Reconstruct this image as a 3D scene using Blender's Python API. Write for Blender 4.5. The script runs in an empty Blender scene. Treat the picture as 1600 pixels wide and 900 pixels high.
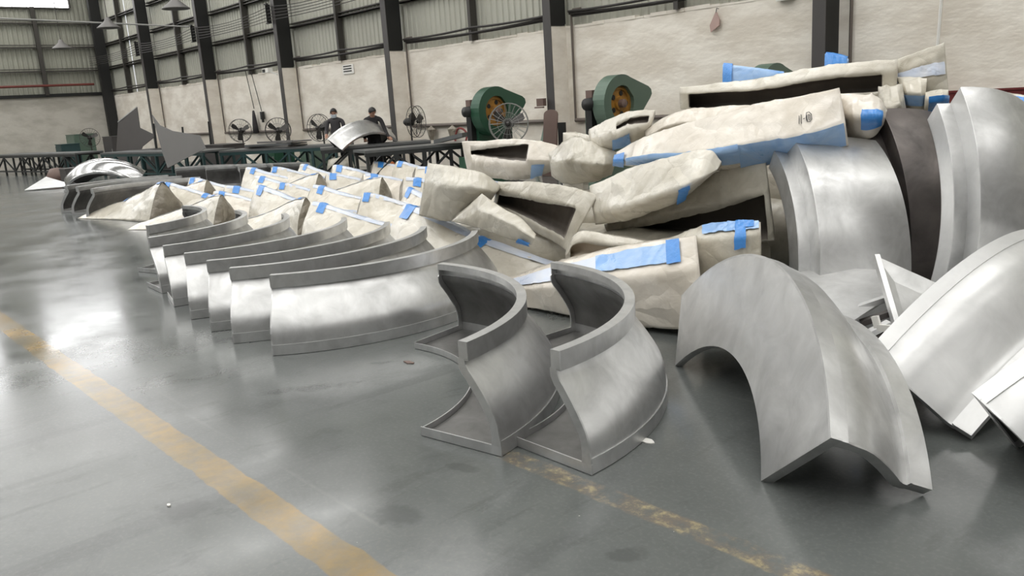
import bpy, math, random
from mathutils import Vector, Matrix, noise
random.seed(7)
D2R = math.pi / 180
sc = bpy.context.scene
COL = sc.collection

# ------------------------------------------------------------------ camera
CAM_H = 1.6
FPX = 1282.0
RW = ((0.67208, 0.12292, -0.73021), (0.73778, -0.19532, 0.64617), (-0.06319, -0.97301, -0.22196))  # world rows / image right, down, forward
cd = bpy.data.cameras.new('camera'); cam = bpy.data.objects.new('camera', cd); COL.objects.link(cam)
cd.sensor_width = 36.0; cd.lens = FPX / 1600 * 36; cd.clip_start = 0.05; cd.clip_end = 200
cam.matrix_world = Matrix(((RW[0][0], -RW[0][1], -RW[0][2], 0), (RW[1][0], -RW[1][1], -RW[1][2], 0),
                           (RW[2][0], -RW[2][1], -RW[2][2], CAM_H), (0, 0, 0, 1)))
sc.camera = cam
# ------------------------------------------------------------------ world, exposure
w = bpy.data.worlds.new('overcast'); sc.world = w; w.use_nodes = True
bg = w.node_tree.nodes['Background']; bg.inputs[0].default_value = (0.93, 0.96, 1.0, 1); bg.inputs[1].default_value = 1.0
SKYLIGHT = 4.3       # radiance of the translucent roof panels
WINDOW = 4.6        # radiance of the gable windows
sc.view_settings.view_transform = 'Standard'; sc.view_settings.look = 'None'
sc.view_settings.exposure = 0.0; sc.view_settings.gamma = 1.0; sc.view_settings.use_curve_mapping = False

# ------------------------------------------------------------------ helpers
def ray(px, py):
    d = (px - 800, py - 450, FPX)
    return Vector([sum(RW[i][k] * d[k] for k in range(3)) for i in range(3)])
def at(px, py, Y):
    r = ray(px, py); return Vector((0, 0, CAM_H)) + r * (Y / r.y)
def atz(px, py, z=0.0):
    r = ray(px, py); return Vector((0, 0, CAM_H)) + r * ((z - CAM_H) / r.z)
def lin(c): return tuple((x / 12.92 if x <= .04045 else ((x + .055) / 1.055) ** 2.4) for x in c)
def rgb(r, g, b): return lin((r / 255, g / 255, b / 255))

MATS = {}
def mat(name, col, rough=.5, metal=0., var=0., vscale=3., col2=None, bump=0., bscale=20., coat=0., spec=.5, rvar=0., stretch=None, emit=0., detail=5.):
    if name in MATS: return MATS[name]
    m = bpy.data.materials.new(name); m.use_nodes = True; MATS[name] = m
    nt = m.node_tree; N = nt.nodes; L = nt.links; p = N['Principled BSDF']
    p.inputs['Roughness'].default_value = rough; p.inputs['Metallic'].default_value = metal
    p.inputs['Specular IOR Level'].default_value = spec
    p.inputs['Coat Weight'].default_value = coat; p.inputs['Coat Roughness'].default_value = .25
    p.inputs['Base Color'].default_value = (*col, 1)
    if emit:
        p.inputs['Emission Color'].default_value = (*col, 1); p.inputs['Emission Strength'].default_value = emit
    if var or bump or rvar:
        tc = N.new('ShaderNodeTexCoord'); mp = N.new('ShaderNodeMapping'); L.new(tc.outputs['Object'], mp.inputs[0])
        if stretch: mp.inputs['Scale'].default_value = stretch
        no = N.new('ShaderNodeTexNoise'); no.inputs['Scale'].default_value = vscale; no.inputs['Detail'].default_value = detail
        no.inputs['Roughness'].default_value = .6
        L.new(mp.outputs[0], no.inputs['Vector'])
        if var:
            c2 = col2 or tuple(x * .55 for x in col)
            rp = N.new('ShaderNodeValToRGB'); rp.color_ramp.elements[0].position = .5 - .5 * (1.05 - var) * .6; rp.color_ramp.elements[1].position = .5 + .32 * (1.05 - var)
            rp.color_ramp.elements[0].color = (*[a + (b - a) * var for a, b in zip(col, c2)], 1); rp.color_ramp.elements[1].color = (*col, 1)
            L.new(no.outputs['Fac'], rp.inputs[0]); L.new(rp.outputs[0], p.inputs['Base Color'])
        if rvar:
            mr = N.new('ShaderNodeMapRange'); mr.inputs[3].default_value = max(0, rough - rvar); mr.inputs[4].default_value = rough + rvar
            mr.inputs[1].default_value = .3; mr.inputs[2].default_value = .7
            L.new(no.outputs['Fac'], mr.inputs[0]); L.new(mr.outputs[0], p.inputs['Roughness'])
        if bump:
            nb = N.new('ShaderNodeTexNoise'); nb.inputs['Scale'].default_value = bscale; nb.inputs['Detail'].default_value = 4
            L.new(mp.outputs[0], nb.inputs['Vector'])
            b = N.new('ShaderNodeBump'); b.inputs['Strength'].default_value = bump; b.inputs['Distance'].default_value = .02
            L.new(nb.outputs['Fac'], b.inputs['Height']); L.new(b.outputs[0], p.inputs['Normal'])
    return m

def layered(name, col, col2, rough, metal, coat, bdist, sc1, sc2, rv=.1, film=True, big=1.4, colamt=1.):
    m = bpy.data.materials.new(name); m.use_nodes = True; MATS[name] = m
    nt = m.node_tree; N = nt.nodes; L = nt.links; p = N['Principled BSDF']
    p.inputs['Metallic'].default_value = metal; p.inputs['Coat Weight'].default_value = coat; p.inputs['Coat Roughness'].default_value = .18
    tc = N.new('ShaderNodeTexCoord'); oi = N.new('ShaderNodeObjectInfo'); va = N.new('ShaderNodeVectorMath'); va.operation = 'ADD'
    ml = N.new('ShaderNodeMath'); ml.operation = 'MULTIPLY'; ml.inputs[1].default_value = 37.; L.new(oi.outputs['Random'], ml.inputs[0])
    L.new(tc.outputs['Object'], va.inputs[0]); L.new(ml.outputs[0], va.inputs[1])
    def nz(scale, typ='FBM', det=4., dist=0., rough=.6):
        n = N.new('ShaderNodeTexNoise'); n.noise_type = typ; n.inputs['Scale'].default_value = scale; n.inputs['Detail'].default_value = det
        n.inputs['Distortion'].default_value = dist; n.inputs['Roughness'].default_value = rough
        L.new(va.outputs[0], n.inputs['Vector']); return n.outputs['Fac']
    a = nz(big, det=3.); b = nz(sc1, det=5., dist=.5)
    mx = N.new('ShaderNodeMath'); mx.operation = 'MULTIPLY_ADD'; mx.inputs[1].default_value = .55; L.new(b, mx.inputs[0])
    mb_ = N.new('ShaderNodeMath'); mb_.operation = 'MULTIPLY'; mb_.inputs[1].default_value = .45; L.new(a, mb_.inputs[0]); L.new(mb_.outputs[0], mx.inputs[2])
    rp = N.new('ShaderNodeValToRGB'); rp.color_ramp.elements[0].position = .36; rp.color_ramp.elements[1].position = .62
    rp.color_ramp.elements[0].color = (*col2, 1); rp.color_ramp.elements[1].color = (*col, 1); L.new(mx.outputs[0], rp.inputs[0]); L.new(rp.outputs[0], p.inputs['Base Color'])
    mr = N.new('ShaderNodeMapRange'); mr.inputs[1].default_value = .35; mr.inputs[2].default_value = .65; mr.inputs[3].default_value = rough + rv; mr.inputs[4].default_value = rough - rv
    L.new(b, mr.inputs[0]); L.new(mr.outputs[0], p.inputs['Roughness'])
    bm = N.new('ShaderNodeBump'); bm.inputs['Strength'].default_value = 1.0; bm.inputs['Distance'].default_value = bdist
    if film:
        r1 = nz(sc2, 'RIDGED_MULTIFRACTAL', 3., 1.2, .5); r2 = nz(sc2 * 4, det=3., dist=1.)
        ad = N.new('ShaderNodeMath'); ad.operation = 'MULTIPLY_ADD'; ad.inputs[1].default_value = .25; L.new(r2, ad.inputs[0]); L.new(r1, ad.inputs[2])
        dv = N.new('ShaderNodeVectorMath'); dv.operation = 'MULTIPLY_ADD'; nc = N.new('ShaderNodeTexNoise'); nc.inputs['Scale'].default_value = 1.8; nc.inputs['Detail'].default_value = 3.
        L.new(va.outputs[0], nc.inputs['Vector']); L.new(nc.outputs['Color'], dv.inputs[0]); dv.inputs[1].default_value = (.55, .55, .55); L.new(va.outputs[0], dv.inputs[2])
        vo = N.new('ShaderNodeTexVoronoi'); vo.feature = 'DISTANCE_TO_EDGE'; vo.inputs['Scale'].default_value = sc2 * 1.3; L.new(dv.outputs[0], vo.inputs['Vector'])
        a2 = N.new('ShaderNodeMath'); a2.operation = 'MULTIPLY_ADD'; a2.inputs[1].default_value = 1.6; L.new(vo.outputs['Distance'], a2.inputs[0]); L.new(ad.outputs[0], a2.inputs[2]); L.new(a2.outputs[0], bm.inputs['Height'])
    else: L.new(nz(sc2, det=3.), bm.inputs['Height'])
    L.new(bm.outputs[0], p.inputs['Normal'])
    return m
M_METAL = layered('brushed_aluminium', rgb(217, 217, 216), rgb(178, 178, 177), .38, .78, 0, .004, 5., 3., .06, False)
M_METALW = layered('pale_and_lit_aluminium', rgb(224, 224, 223), rgb(200, 200, 199), .40, .6, 0, .003, 4., 2.5, .05, False)
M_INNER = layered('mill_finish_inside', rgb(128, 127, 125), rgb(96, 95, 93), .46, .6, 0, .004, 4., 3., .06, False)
M_DARKMET = layered('shade_and_offcut_metal', rgb(118, 111, 108), rgb(82, 78, 76), .4, .6, 0, .003, 4., 3., .06, False)  # shade on the middle stepped panel put into this brown-grey; offcuts share it
M_CHROME = layered('polished_steel', rgb(214, 214, 214), rgb(150, 150, 150), .20, .95, 0, .004, 3., 2., .05, False)
M_FILM = layered('wrapping_film_over_cloth', rgb(214, 209, 197), rgb(188, 181, 165), .34, 0, .5, .02, 5., 2.6)
M_FILMB = layered('warm_wrapping_film', rgb(224, 217, 206), rgb(200, 191, 176), .32, 0, .5, .02, 4.5, 2.2)
M_FILMG = layered('grey_wrapping_film', rgb(200, 195, 182), rgb(166, 159, 143), .36, 0, .5, .022, 4.5, 2.6)
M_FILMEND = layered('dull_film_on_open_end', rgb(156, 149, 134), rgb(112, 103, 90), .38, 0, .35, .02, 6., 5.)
M_CAVITY = mat('shade_brown_hollow', rgb(112, 104, 96), .55, 0, .5, 5., rgb(84, 77, 70), .2, 12)  # shade inside the open bundles put into a dark brown
M_CREAM = mat('cream_board', rgb(208, 196, 178), .5, 0, .4, 5., rgb(170, 156, 138), .2, 12)
M_TAPE = mat('blue_tape', rgb(62, 139, 214), .32, 0, .35, 14., rgb(44, 104, 180), .3, 30, coat=.3)
M_TAPEP = layered('pale_blue_strip_under_film', rgb(120, 166, 222), rgb(164, 192, 224), .34, 0, .5, .012, 5., 3.)
M_TAPEL = layered('washed_blue_edge_strip', rgb(188, 200, 222), rgb(212, 214, 218), .36, 0, .4, .012, 5., 3.)
M_INK = mat('marker_ink', rgb(35, 33, 38), .6)
M_COLD = mat('dark_grey_paint', rgb(74, 71, 70), .5, .1, .3, 2, rgb(56, 53, 52))
M_BLACKP = mat('black_steel_paint', rgb(31, 31, 30), .55, .1, .3, 2, rgb(22, 22, 21))
M_GIRT = mat('dark_girt_steel', rgb(66, 63, 59), .5, .2)
M_PIPE = mat('brown_conduit', rgb(96, 87, 80), .5, .1)
M_CABLE = mat('black_cable', rgb(45, 42, 40), .6)
M_CORR = mat('corrugated_sheet_paint', rgb(176, 176, 164), .5, .15, .35, .8, rgb(156, 154, 142), stretch=(1, 1, .4))
M_GREEN = mat('green_machine_paint', rgb(38, 78, 58), .42, .1, .25, 5, rgb(30, 58, 44))
M_GREEN2 = mat('grey_green_machine_paint', rgb(92, 112, 98), .42, .1, .25, 5, rgb(74, 92, 80))
M_WHEEL = mat('worn_yellow_flywheel', rgb(176, 128, 52), .5, .2, .6, 8, rgb(110, 74, 44))
M_WIRE = mat('fan_wire', rgb(70, 68, 66), .4, .5)
M_WIREL = mat('pale_fan_wire', rgb(150, 150, 146), .4, .5)
M_TABLE = mat('table_steel', rgb(58, 60, 60), .5, .3, .3, 6, rgb(42, 44, 44))
M_TABTOP = mat('table_top_steel', rgb(112, 114, 114), .4, .4, .4, 3, rgb(80, 82, 82))
M_TEAL = mat('dark_teal_paint', rgb(44, 70, 70), .5, .1, .3, 5, rgb(32, 50, 50))
M_PLATE = mat('dark_sheet_plate', rgb(116, 114, 112), .55, .3, .25, 1.5, rgb(94, 92, 90))
M_WHITE = mat('white_paint', rgb(226, 224, 218), .5)
M_RUST = mat('brown_board_paint', rgb(112, 92, 84), .55, 0, .3, 4, rgb(90, 72, 66))
M_RED = mat('dark_red_cloth', rgb(96, 26, 24), .7)
M_ORANGE = mat('orange_plastic', rgb(168, 92, 44), .45)
M_SKIN = mat('skin', rgb(176, 134, 112), .5)
M_HAIR = mat('black_hair', rgb(28, 25, 24), .5)
M_JACK = mat('dark_grey_jacket', rgb(58, 56, 58), .8, bump=.3, bscale=14)
M_JACK2 = mat('black_jacket', rgb(38, 36, 38), .8, bump=.3, bscale=14)
M_TROUS = mat('black_trousers', rgb(34, 33, 36), .8)
M_MASK = mat('pale_face_mask', rgb(196, 204, 212), .6)
M_PINK = mat('dusty_pink_plastic', rgb(176, 150, 142), .5)
M_CLOTHB = mat('dark_cloth', rgb(46, 42, 44), .85)

def mesh_obj(name, verts, faces, m=None, parent=None, smooth=False, mats=None, fm=None):
    me = bpy.data.meshes.new(name)
    me.from_pydata([tuple(v) for v in verts], [], faces)
    for x in (mats or ([m] if m else [])): me.materials.append(x)
    if fm: me.polygons.foreach_set('material_index', fm)
    if smooth: me.polygons.foreach_set('use_smooth', [True] * len(me.polygons))
    me.update()
    return link(name, me, parent)
def link(name, me, parent=None):
    o = bpy.data.objects.new(name, me); COL.objects.link(o)
    if parent is not None: o.parent = parent
    return o
def tag(o, label, cat, group=None, kind=None):
    if label: o['label'] = label
    if cat: o['category'] = cat
    if group: o['group'] = group
    if kind: o['kind'] = kind
    return o
def thing(name, label, cat, loc=(0, 0, 0), rz=0, group=None):
    o = bpy.data.objects.new(name, None); COL.objects.link(o); o.empty_display_size = .1
    o.location = loc; o.rotation_euler = (0, 0, rz)
    return tag(o, label, cat, group)
def copy_tree(o, label=None, parent=None):
    c = o.copy(); COL.objects.link(c); c.parent = parent
    if label: c['label'] = label
    for ch in list(o.children): copy_tree(ch, None, c)
    return c
class MB:
    """collects simple solids into one mesh"""
    def __init__(s): s.v = []; s.f = []
    def add(s, v, f):
        b = len(s.v); s.v += [Vector(x) for x in v]; s.f += [tuple(i + b for i in q) for q in f]; return s
    def box(s, x0, x1, y0, y1, z0, z1, mtx=None):
        v = [Vector((x, y, z)) for z in (z0, z1) for y in (y0, y1) for x in (x0, x1)]
        if mtx is not None: v = [mtx @ p for p in v]
        return s.add(v, [(0, 2, 3, 1), (4, 5, 7, 6), (0, 1, 5, 4), (2, 6, 7, 3), (0, 4, 6, 2), (1, 3, 7, 5)])
    def bar(s, a, b, wx=.04, wy=None):
        a = Vector(a); b = Vector(b); d = (b - a); l = d.length; wy = wy or wx
        q = d.to_track_quat('X', 'Z').to_matrix().to_4x4(); q.translation = a
        return s.box(0, l, -wx / 2, wx / 2, -wy / 2, wy / 2, q)
    def tube(s, pts, r, n=8, closed=False, caps=True):
        pts = [Vector(p) for p in pts]; k = len(pts); vs = []; rr = r if isinstance(r, (list, tuple)) else [r] * k
        up = None
        for i, p in enumerate(pts):
            a = pts[(i - 1) % k] if (closed or i) else p; b = pts[(i + 1) % k] if (closed or i < k - 1) else p
            t = (b - a).normalized()
            if up is None: up = Vector((0, 0, 1)) if abs(t.z) < .9 else Vector((1, 0, 0))
            x = t.cross(up); x = x.normalized() if x.length > 1e-6 else Vector((1, 0, 0)); y = x.cross(t).normalized(); up = y
            vs += [p + (x * math.cos(q) + y * math.sin(q)) * rr[i] for q in [2 * math.pi * j / n for j in range(n)]]
        fs = []
        for i in range(k if closed else k - 1):
            for j in range(n):
                a = i * n + j; b = i * n + (j + 1) % n; c = ((i + 1) % k) * n + (j + 1) % n; d = ((i + 1) % k) * n + j
                fs.append((a, b, c, d))
        if caps and not closed: fs += [tuple(range(n))[::-1], tuple(range((k - 1) * n, k * n))]
        return s.add(vs, fs)
    def lathe(s, prof, n=20, mtx=None):
        vs = []; k = len(prof)
        for j in range(n):
            a = 2 * math.pi * j / n
            for r, z in prof:
                p = Vector((r * math.cos(a), r * math.sin(a), z)); vs.append(mtx @ p if mtx is not None else p)
        fs = [(j * k + i, ((j + 1) % n) * k + i, ((j + 1) % n) * k + i + 1, j * k + i + 1) for j in range(n) for i in range(k - 1)]
        return s.add(vs, fs)
    def prism(s, poly, z0, z1, mtx=None):
        n = len(poly); v = [Vector((x, y, z)) for z in (z0, z1) for x, y in poly]
        if mtx is not None: v = [mtx @ p for p in v]
        return s.add(v, [tuple(range(n))[::-1], tuple(range(n, 2 * n))] + [(i, (i + 1) % n, n + (i + 1) % n, n + i) for i in range(n)])
    def build(s, name, m, parent=None, smooth=False): return mesh_obj(name, s.v, s.f, m, parent, smooth)
def xz(mat_origin, xdir, ydir):
    """matrix whose local x,y map to xdir,ydir and z to their cross product"""
    x = Vector(xdir).normalized(); y = Vector(ydir); z = x.cross(y).normalized(); y = z.cross(x)
    m = Matrix((x, y, z)).transposed().to_4x4(); m.translation = Vector(mat_origin); return m

# ================================================================== STRUCTURE
XE, YW, XB, YB, ZR = -43.3, 13.1, 12.0, -12.0, 10.6
def floor_material():
    m = bpy.data.materials.new('worn_grey_floor_paint'); m.use_nodes = True
    nt = m.node_tree; N = nt.nodes; L = nt.links; p = N['Principled BSDF']
    tc = N.new('ShaderNodeTexCoord'); sx = N.new('ShaderNodeSeparateXYZ'); L.new(tc.outputs['Object'], sx.inputs[0])
    def nz(scale, detail=6, rough=.6, stretch=None, dist=0.):
        n = N.new('ShaderNodeTexNoise'); n.inputs['Scale'].default_value = scale; n.inputs['Detail'].default_value = detail; n.inputs['Roughness'].default_value = rough
        n.inputs['Distortion'].default_value = dist
        if stretch:
            mp = N.new('ShaderNodeMapping'); mp.inputs['Scale'].default_value = stretch[:3]
            if len(stretch) > 3: mp.inputs['Rotation'].default_value = (0, 0, stretch[3])
            L.new(tc.outputs['Object'], mp.inputs[0]); L.new(mp.outputs[0], n.inputs['Vector'])
        else: L.new(tc.outputs['Object'], n.inputs['Vector'])
        return n.outputs['Fac']
    def ramp(f, a, b, c0=(0, 0, 0), c1=(1, 1, 1)):
        r = N.new('ShaderNodeValToRGB'); r.color_ramp.elements[0].position = a; r.color_ramp.elements[1].position = b
        r.color_ramp.elements[0].color = (*c0, 1); r.color_ramp.elements[1].color = (*c1, 1); L.new(f, r.inputs[0]); return r.outputs[0]
    def math_(op, a, b=None, c=None):
        n = N.new('ShaderNodeMath'); n.operation = op
        for i, v in enumerate((a, b, c)):
            if v is None: continue
            if isinstance(v, (int, float)): n.inputs[i].default_value = v
            else: L.new(v, n.inputs[i])
        return n.outputs[0]
    def mix(f, a, b):
        n = N.new('ShaderNodeMix'); n.data_type = 'RGBA'
        L.new(f, n.inputs[0]) if not isinstance(f, float) else setattr(n.inputs[0], 'default_value', f)
        for i, v in ((6, a), (7, b)):
            if isinstance(v, tuple): n.inputs[i].default_value = (*v, 1)
            else: L.new(v, n.inputs[i])
        return n.outputs[2]
    base = ramp(nz(.55, 8, .65), .3, .72, rgb(84, 87, 86), rgb(106, 109, 107))
    base = mix(math_('MULTIPLY', ramp(nz(2.1, 9, .72, dist=.8), .53, .70), .42), base, rgb(70, 72, 72))          # scuffs
    base = mix(math_('MULTIPLY', ramp(nz(3.1, 3, .5, (1, .08, 1, .6)), .60, .64), .38), base, rgb(78, 80, 80))       # dragged marks
    base = mix(math_('MULTIPLY', ramp(nz(3.7, 3, .5, (.06, 1, 1, -.3)), .66, .69), .10), base, rgb(160, 160, 156))
    base = mix(ramp(nz(26, 2, .5), .80, .82), base, rgb(205, 203, 196))                                             # paint flecks
    base = mix(math_('MULTIPLY', ramp(nz(6.5, 6, .7, (1, .3, 1, 1.2), .5), .56, .66), .3), base, rgb(66, 67, 66))
    base = mix(math_('MULTIPLY', ramp(nz(55, 3, .6), .5, .75), .12), base, rgb(150, 150, 146))
    # dark tread prints with their own shape
    for (x, y, rx, ry, rot) in ((-4.35, 2.15, .34, .075, 1.0), (-2.62, 1.63, .14, .1, .4), (-3.35, 1.05, .17, .1, .2), (-3.55, 1.25, .11, .05, .8), (-2.75, 2.08, .08, .04, .3), (-1.75, 2.0, .1, .05, .6), (-4.4, 2.72, .1, .03, .9)):
        mp = N.new('ShaderNodeMapping'); mp.vector_type = 'TEXTURE'; mp.inputs['Location'].default_value = (x, y, 0); mp.inputs['Rotation'].default_value = (0, 0, rot); mp.inputs['Scale'].default_value = (rx, ry, 1)
        L.new(tc.outputs['Object'], mp.inputs[0]); ln = N.new('ShaderNodeVectorMath'); ln.operation = 'LENGTH'
        s2 = N.new('ShaderNodeSeparateXYZ'); L.new(mp.outputs[0], s2.inputs[0]); cb = N.new('ShaderNodeCombineXYZ'); L.new(s2.outputs[0], cb.inputs[0]); L.new(s2.outputs[1], cb.inputs[1])
        L.new(cb.outputs[0], ln.inputs[0])
        d = math_('ADD', ln.outputs['Value'], math_('MULTIPLY', math_('SUBTRACT', nz(9, 3), .5), 2.2))
        k = math_('MULTIPLY', ramp(d, .55, 1.0, (1, 1, 1), (0, 0, 0)), .42)
        base = mix(k, base, rgb(58, 60, 60))
    # painted lines parallel to the wall
    wob = math_('MULTIPLY', math_('SUBTRACT', nz(5, 4), .5), .05)
    yy = math_('ADD', sx.outputs[1], wob)
    ln1 = ramp(math_('ABSOLUTE', math_('SUBTRACT', yy, 1.29)), .078, .086, (1, 1, 1), (0, 0, 0))
    wear1 = ramp(nz(4.5, 7, .7), .28, .62, (.3, .3, .3), (.85, .85, .85))
    ycol = ramp(nz(2.2, 6, .65), .35, .65, rgb(118, 100, 56), rgb(158, 124, 52))
    col = mix(math_('MULTIPLY', ln1, wear1), base, ycol)
    ln2 = ramp(math_('ABSOLUTE', math_('SUBTRACT', yy, 2.30)), .05, .062, (1, 1, 1), (0, 0, 0))
    xm = math_('MULTIPLY', ramp(math_('ADD', sx.outputs[0], 2.74), 0., .03), ramp(math_('ADD', sx.outputs[0], .6), 0., .3, (1, 1, 1), (0, 0, 0)))
    wear2 = ramp(nz(7, 7, .7), .40, .60)
    c2 = ramp(nz(14, 5, .7), .5, .66, rgb(112, 103, 92), rgb(150, 139, 110))
    col = mix(math_('MULTIPLY', math_('MULTIPLY', ln2, xm), wear2), col, c2)
    L.new(col, p.inputs['Base Color'])
    rg = ramp(nz(1.3, 7, .65), .3, .7, (.10, .10, .10), (.25, .25, .25)); L.new(rg, p.inputs['Roughness'])
    p.inputs['Specular IOR Level'].default_value = .55
    b = N.new('ShaderNodeBump'); b.inputs['Strength'].default_value = .05; b.inputs['Distance'].default_value = .01
    L.new(nz(2.4, 4, .55), b.inputs['Height']); L.new(b.outputs[0], p.inputs['Normal'])
    return m
fo = MB().box(XE - .3, XB + .3, YB - .3, YW + .3, -.2, 0).build('floor', floor_material()); fo['kind'] = 'structure'

def plaster(name, c, c2):
    m = mat(name, c, .75, 0, .75, 1.3, c2, .55, 6, detail=14, stretch=(.7, .7, 1.6))
    return m
M_WALL = plaster('whitewashed_plaster', rgb(232, 226, 215), rgb(206, 197, 183))
M_WALLE = plaster('grey_plaster', rgb(190, 186, 176), rgb(166, 161, 150))
M_WALLD = plaster('darkened_unseen_wall', rgb(104, 102, 98), rgb(84, 82, 78))  # out-of-view walls coloured dark to cut bounced fill light
def struct(name, mb, m, parent=None):
    o = mb.build(name, m, parent)
    if parent is None: o['kind'] = 'structure'
    return o
wside = struct('wall_side', MB().box(XE - .3, XB + .3, YW, YW + .25, 0, 3.02), M_WALL)
# a ragged mortar edge on the wall top
rag = MB()
x = XE
while x < XB:
    l = random.uniform(.15, .5); h = random.uniform(.01, .05)
    rag.box(x, min(x + l, XB), YW - random.uniform(.0, .02), YW + .2, 3.0, 3.02 + h); x += l
rag.build('mortar_edge', M_WALL, wside)
def corrugated(mb, axis, a0, a1, fixed, z0, z1, sgn, pitch=.2):
    """trapezoid sheet along an axis"""
    vs = []; n = int((a1 - a0) / pitch)
    for i in range(n + 1):
        for da, dd in ((0, 0), (.06, 0), (.085, .03), (.175, .03)):
            a = a0 + i * pitch + da
            if a > a1 + 1e-6: a = a1
            q = fixed + sgn * dd
            for z in (z0, z1): vs.append((a, q, z) if axis == 'x' else (q, a, z))
    k = len(vs) // 2
    mb.add(vs, [(2 * i, 2 * i + 2, 2 * i + 3, 2 * i + 1) for i in range(k - 1)])
COLX = [-36.65, -30.6, -24.6, -18.6, -12.65, -6.65, -.65, 5.35]
xs = [XE - .5] + [c for X in COLX for c in (X - 3, X)] + [XB]
for a, b in zip(xs[:-1], xs[1:]):
    mb = MB(); corrugated(mb, 'x', a, b, YW + .16, 3.0, ZR, -1); o = mb.build('corrugated_sheet', M_CORR, wside)
wend = struct('wall_end', MB().box(XE - .25, XE, YB - .3, YW + .3, 0, 3.15), M_WALLE)
WINS = [(8.5, 12.0, 7.1, 9.9), (2.5, 6.5, 7.2, 10.2), (-4, 0, 7.2, 10.2)]
M_CORRE = mat('end_sheet_paint', rgb(158, 158, 146), .5, .15, .35, .8, rgb(134, 133, 122))
for a, b, z0, z1 in [(YB, -4, 3.1, ZR), (-4, 0, 3.1, 7.2), (-4, 0, 10.2, ZR), (0, 2.5, 3.1, ZR), (2.5, 6.5, 3.1, 7.2), (2.5, 6.5, 10.2, ZR), (6.5, 8.5, 3.1, ZR), (8.5, 12.0, 3.1, 7.1), (8.5, 12, 9.9, ZR), (12, YW + .3, 3.1, ZR)]:
    mb = MB(); corrugated(mb, 'y', a, b, XE - .12, z0, z1, 1); mb.build('corrugated_sheet', M_CORRE, wend)
M_PANE = mat('daylit_window_pane', (.99, .99, 1.0), .4, emit=WINDOW)
M_FILLP = mat('added_fill_pane', (.95, .98, 1.0), .4, emit=WINDOW * .12)
M_SKYP = mat('translucent_roof_panel', (1.0, .99, .968), .5, emit=SKYLIGHT)
n = 0
for a, b, z0, z1 in WINS:
    n += 1
    wo = struct('window_%d' % n, MB().box(XE - .1, XE + .04, a, b, z0 - .06, z0).box(XE - .1, XE + .04, a, b, z1, z1 + .06).box(XE - .1, XE + .04, a - .06, a, z0, z1).box(XE - .1, XE + .04, b, b + .06, z0, z1), M_GIRT)
    k = 6
    for i in range(k):
        y0 = a + (b - a) * i / k; y1 = a + (b - a) * (i + 1) / k
        MB().box(XE - .06, XE - .04, y0 + .02, y1 - .02, z0, z1).build('pane', M_PANE, wo)
struct('wall_opposite', MB().box(XE - .3, XB + .3, YB - .25, YB, 0, 5.0).box(XE - .3, XB + .3, YB - .25, YB, 8.0, ZR), M_WALLD)
struct('wall_back', MB().box(XB, XB + .25, YB - .3, YW + .3, 0, ZR), M_WALLD)
n += 1
wo = struct('window_%d' % n, MB().box(XE, XB, YB - .2, YB, 5.0, 5.06).box(XE, XB, YB - .2, YB, 7.94, 8.0), M_GIRT)  # unseen window band, added to light the arc ends facing this side
for i in range(18):
    x0 = XE + (XB - XE) * i / 18; x1 = XE + (XB - XE) * (i + 1) / 18
    MB().box(x0 + .04, x1 - .04, YB - .14, YB - .12, 5.06, 7.94).build('pane', M_FILLP, wo)
# roof: solid sheets between long translucent panels
M_ROOF = mat('roof_sheet_paint', rgb(150, 150, 142), .6)
rb = MB(); prev = XE - .3
SKY = [(X - 4.3, X - 1.7) for X in COLX] + [(8.0, 10.6)]
for a, b in SKY:
    rb.box(prev, a, YB - .3, YW + .3, ZR, ZR + .1); prev = b
    rb.box(a, b, YB - .3, YB + 1.5, ZR, ZR + .1); rb.box(a, b, YW - .6, YW + .3, ZR, ZR + .1)
rb.box(prev, XB + .3, YB - .3, YW + .3, ZR, ZR + .1)
roof = struct('ceiling', rb, M_ROOF)
for a, b in SKY:
    n += 1
    struct('window_%d' % n, MB().box(a, b, YB + 1.5, YW - .6, ZR + .03, ZR + .06), M_SKYP)
# columns
for i, X in enumerate(COLX[:6]):
    t = thing('steel_column', 'dark steel column ' + ['farthest along the white wall, beside the end wall corner', 'second from the far end wall, by the hanging lamp', 'third from the far end wall, with small camera on it', 'rising behind the worker with the black jacket', 'between the two green presses, brown board leaning on it', 'black one nearest the camera, behind the top wrapped pieces'][i], 'column', (X, YW, 0), group='columns along the white wall')
    MB().box(-.11, .11, -.47, -.455, 0, ZR).build('front_flange', M_COLD, t)
    MB().box(-.11, .11, -.03, -.015, 3.1, ZR).build('rear_flange', M_BLACKP, t)
    MB().box(-.01, .10, -.455, -.03, 3.07, ZR).build('web', M_BLACKP, t)
    MB().box(-.09, .095, -.452, -.0, 0, 3.05).build('pilaster', M_WALL if i != 5 else M_BLACKP, t)
    p = MB().tube([(.32, -.06, .0 if i == 9 else 1.1), (.32, -.06, 3.3), (.38, -.06, 3.36), (.6, -.06, 3.36)], .025, 6)
    if i < 5: tag(p.build('wall_conduit', M_PIPE), 'brown vertical conduit right of the ' + ['farthest', 'second far', 'third', 'fourth', 'fifth'][i] + ' column from the end wall', 'pipe', 'conduits beside the columns').location = (X, YW, 0)
    else: tag(MB().tube([(.32, -.06, 0), (.32, -.06, 4.2)], .025, 6).build('wall_conduit', M_PIPE), 'brown vertical conduit right of the black column nearest the camera', 'pipe', 'conduits beside the columns').location = (X, YW, 0)
t = thing('steel_column', 'black steel column in the far corner of the hall', 'column', (-42.6, YW, 0), group='columns along the white wall')
MB().box(-.14, .11, -.47, -.455, 0, ZR).build('front_flange', M_BLACKP, t)
MB().box(-.01, .13, -.455, -.03, 0, ZR).build('web', M_BLACKP, t)
MB().box(-.11, .11, -.03, -.015, 3.1, ZR).build('rear_flange', M_BLACKP, t)
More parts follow.
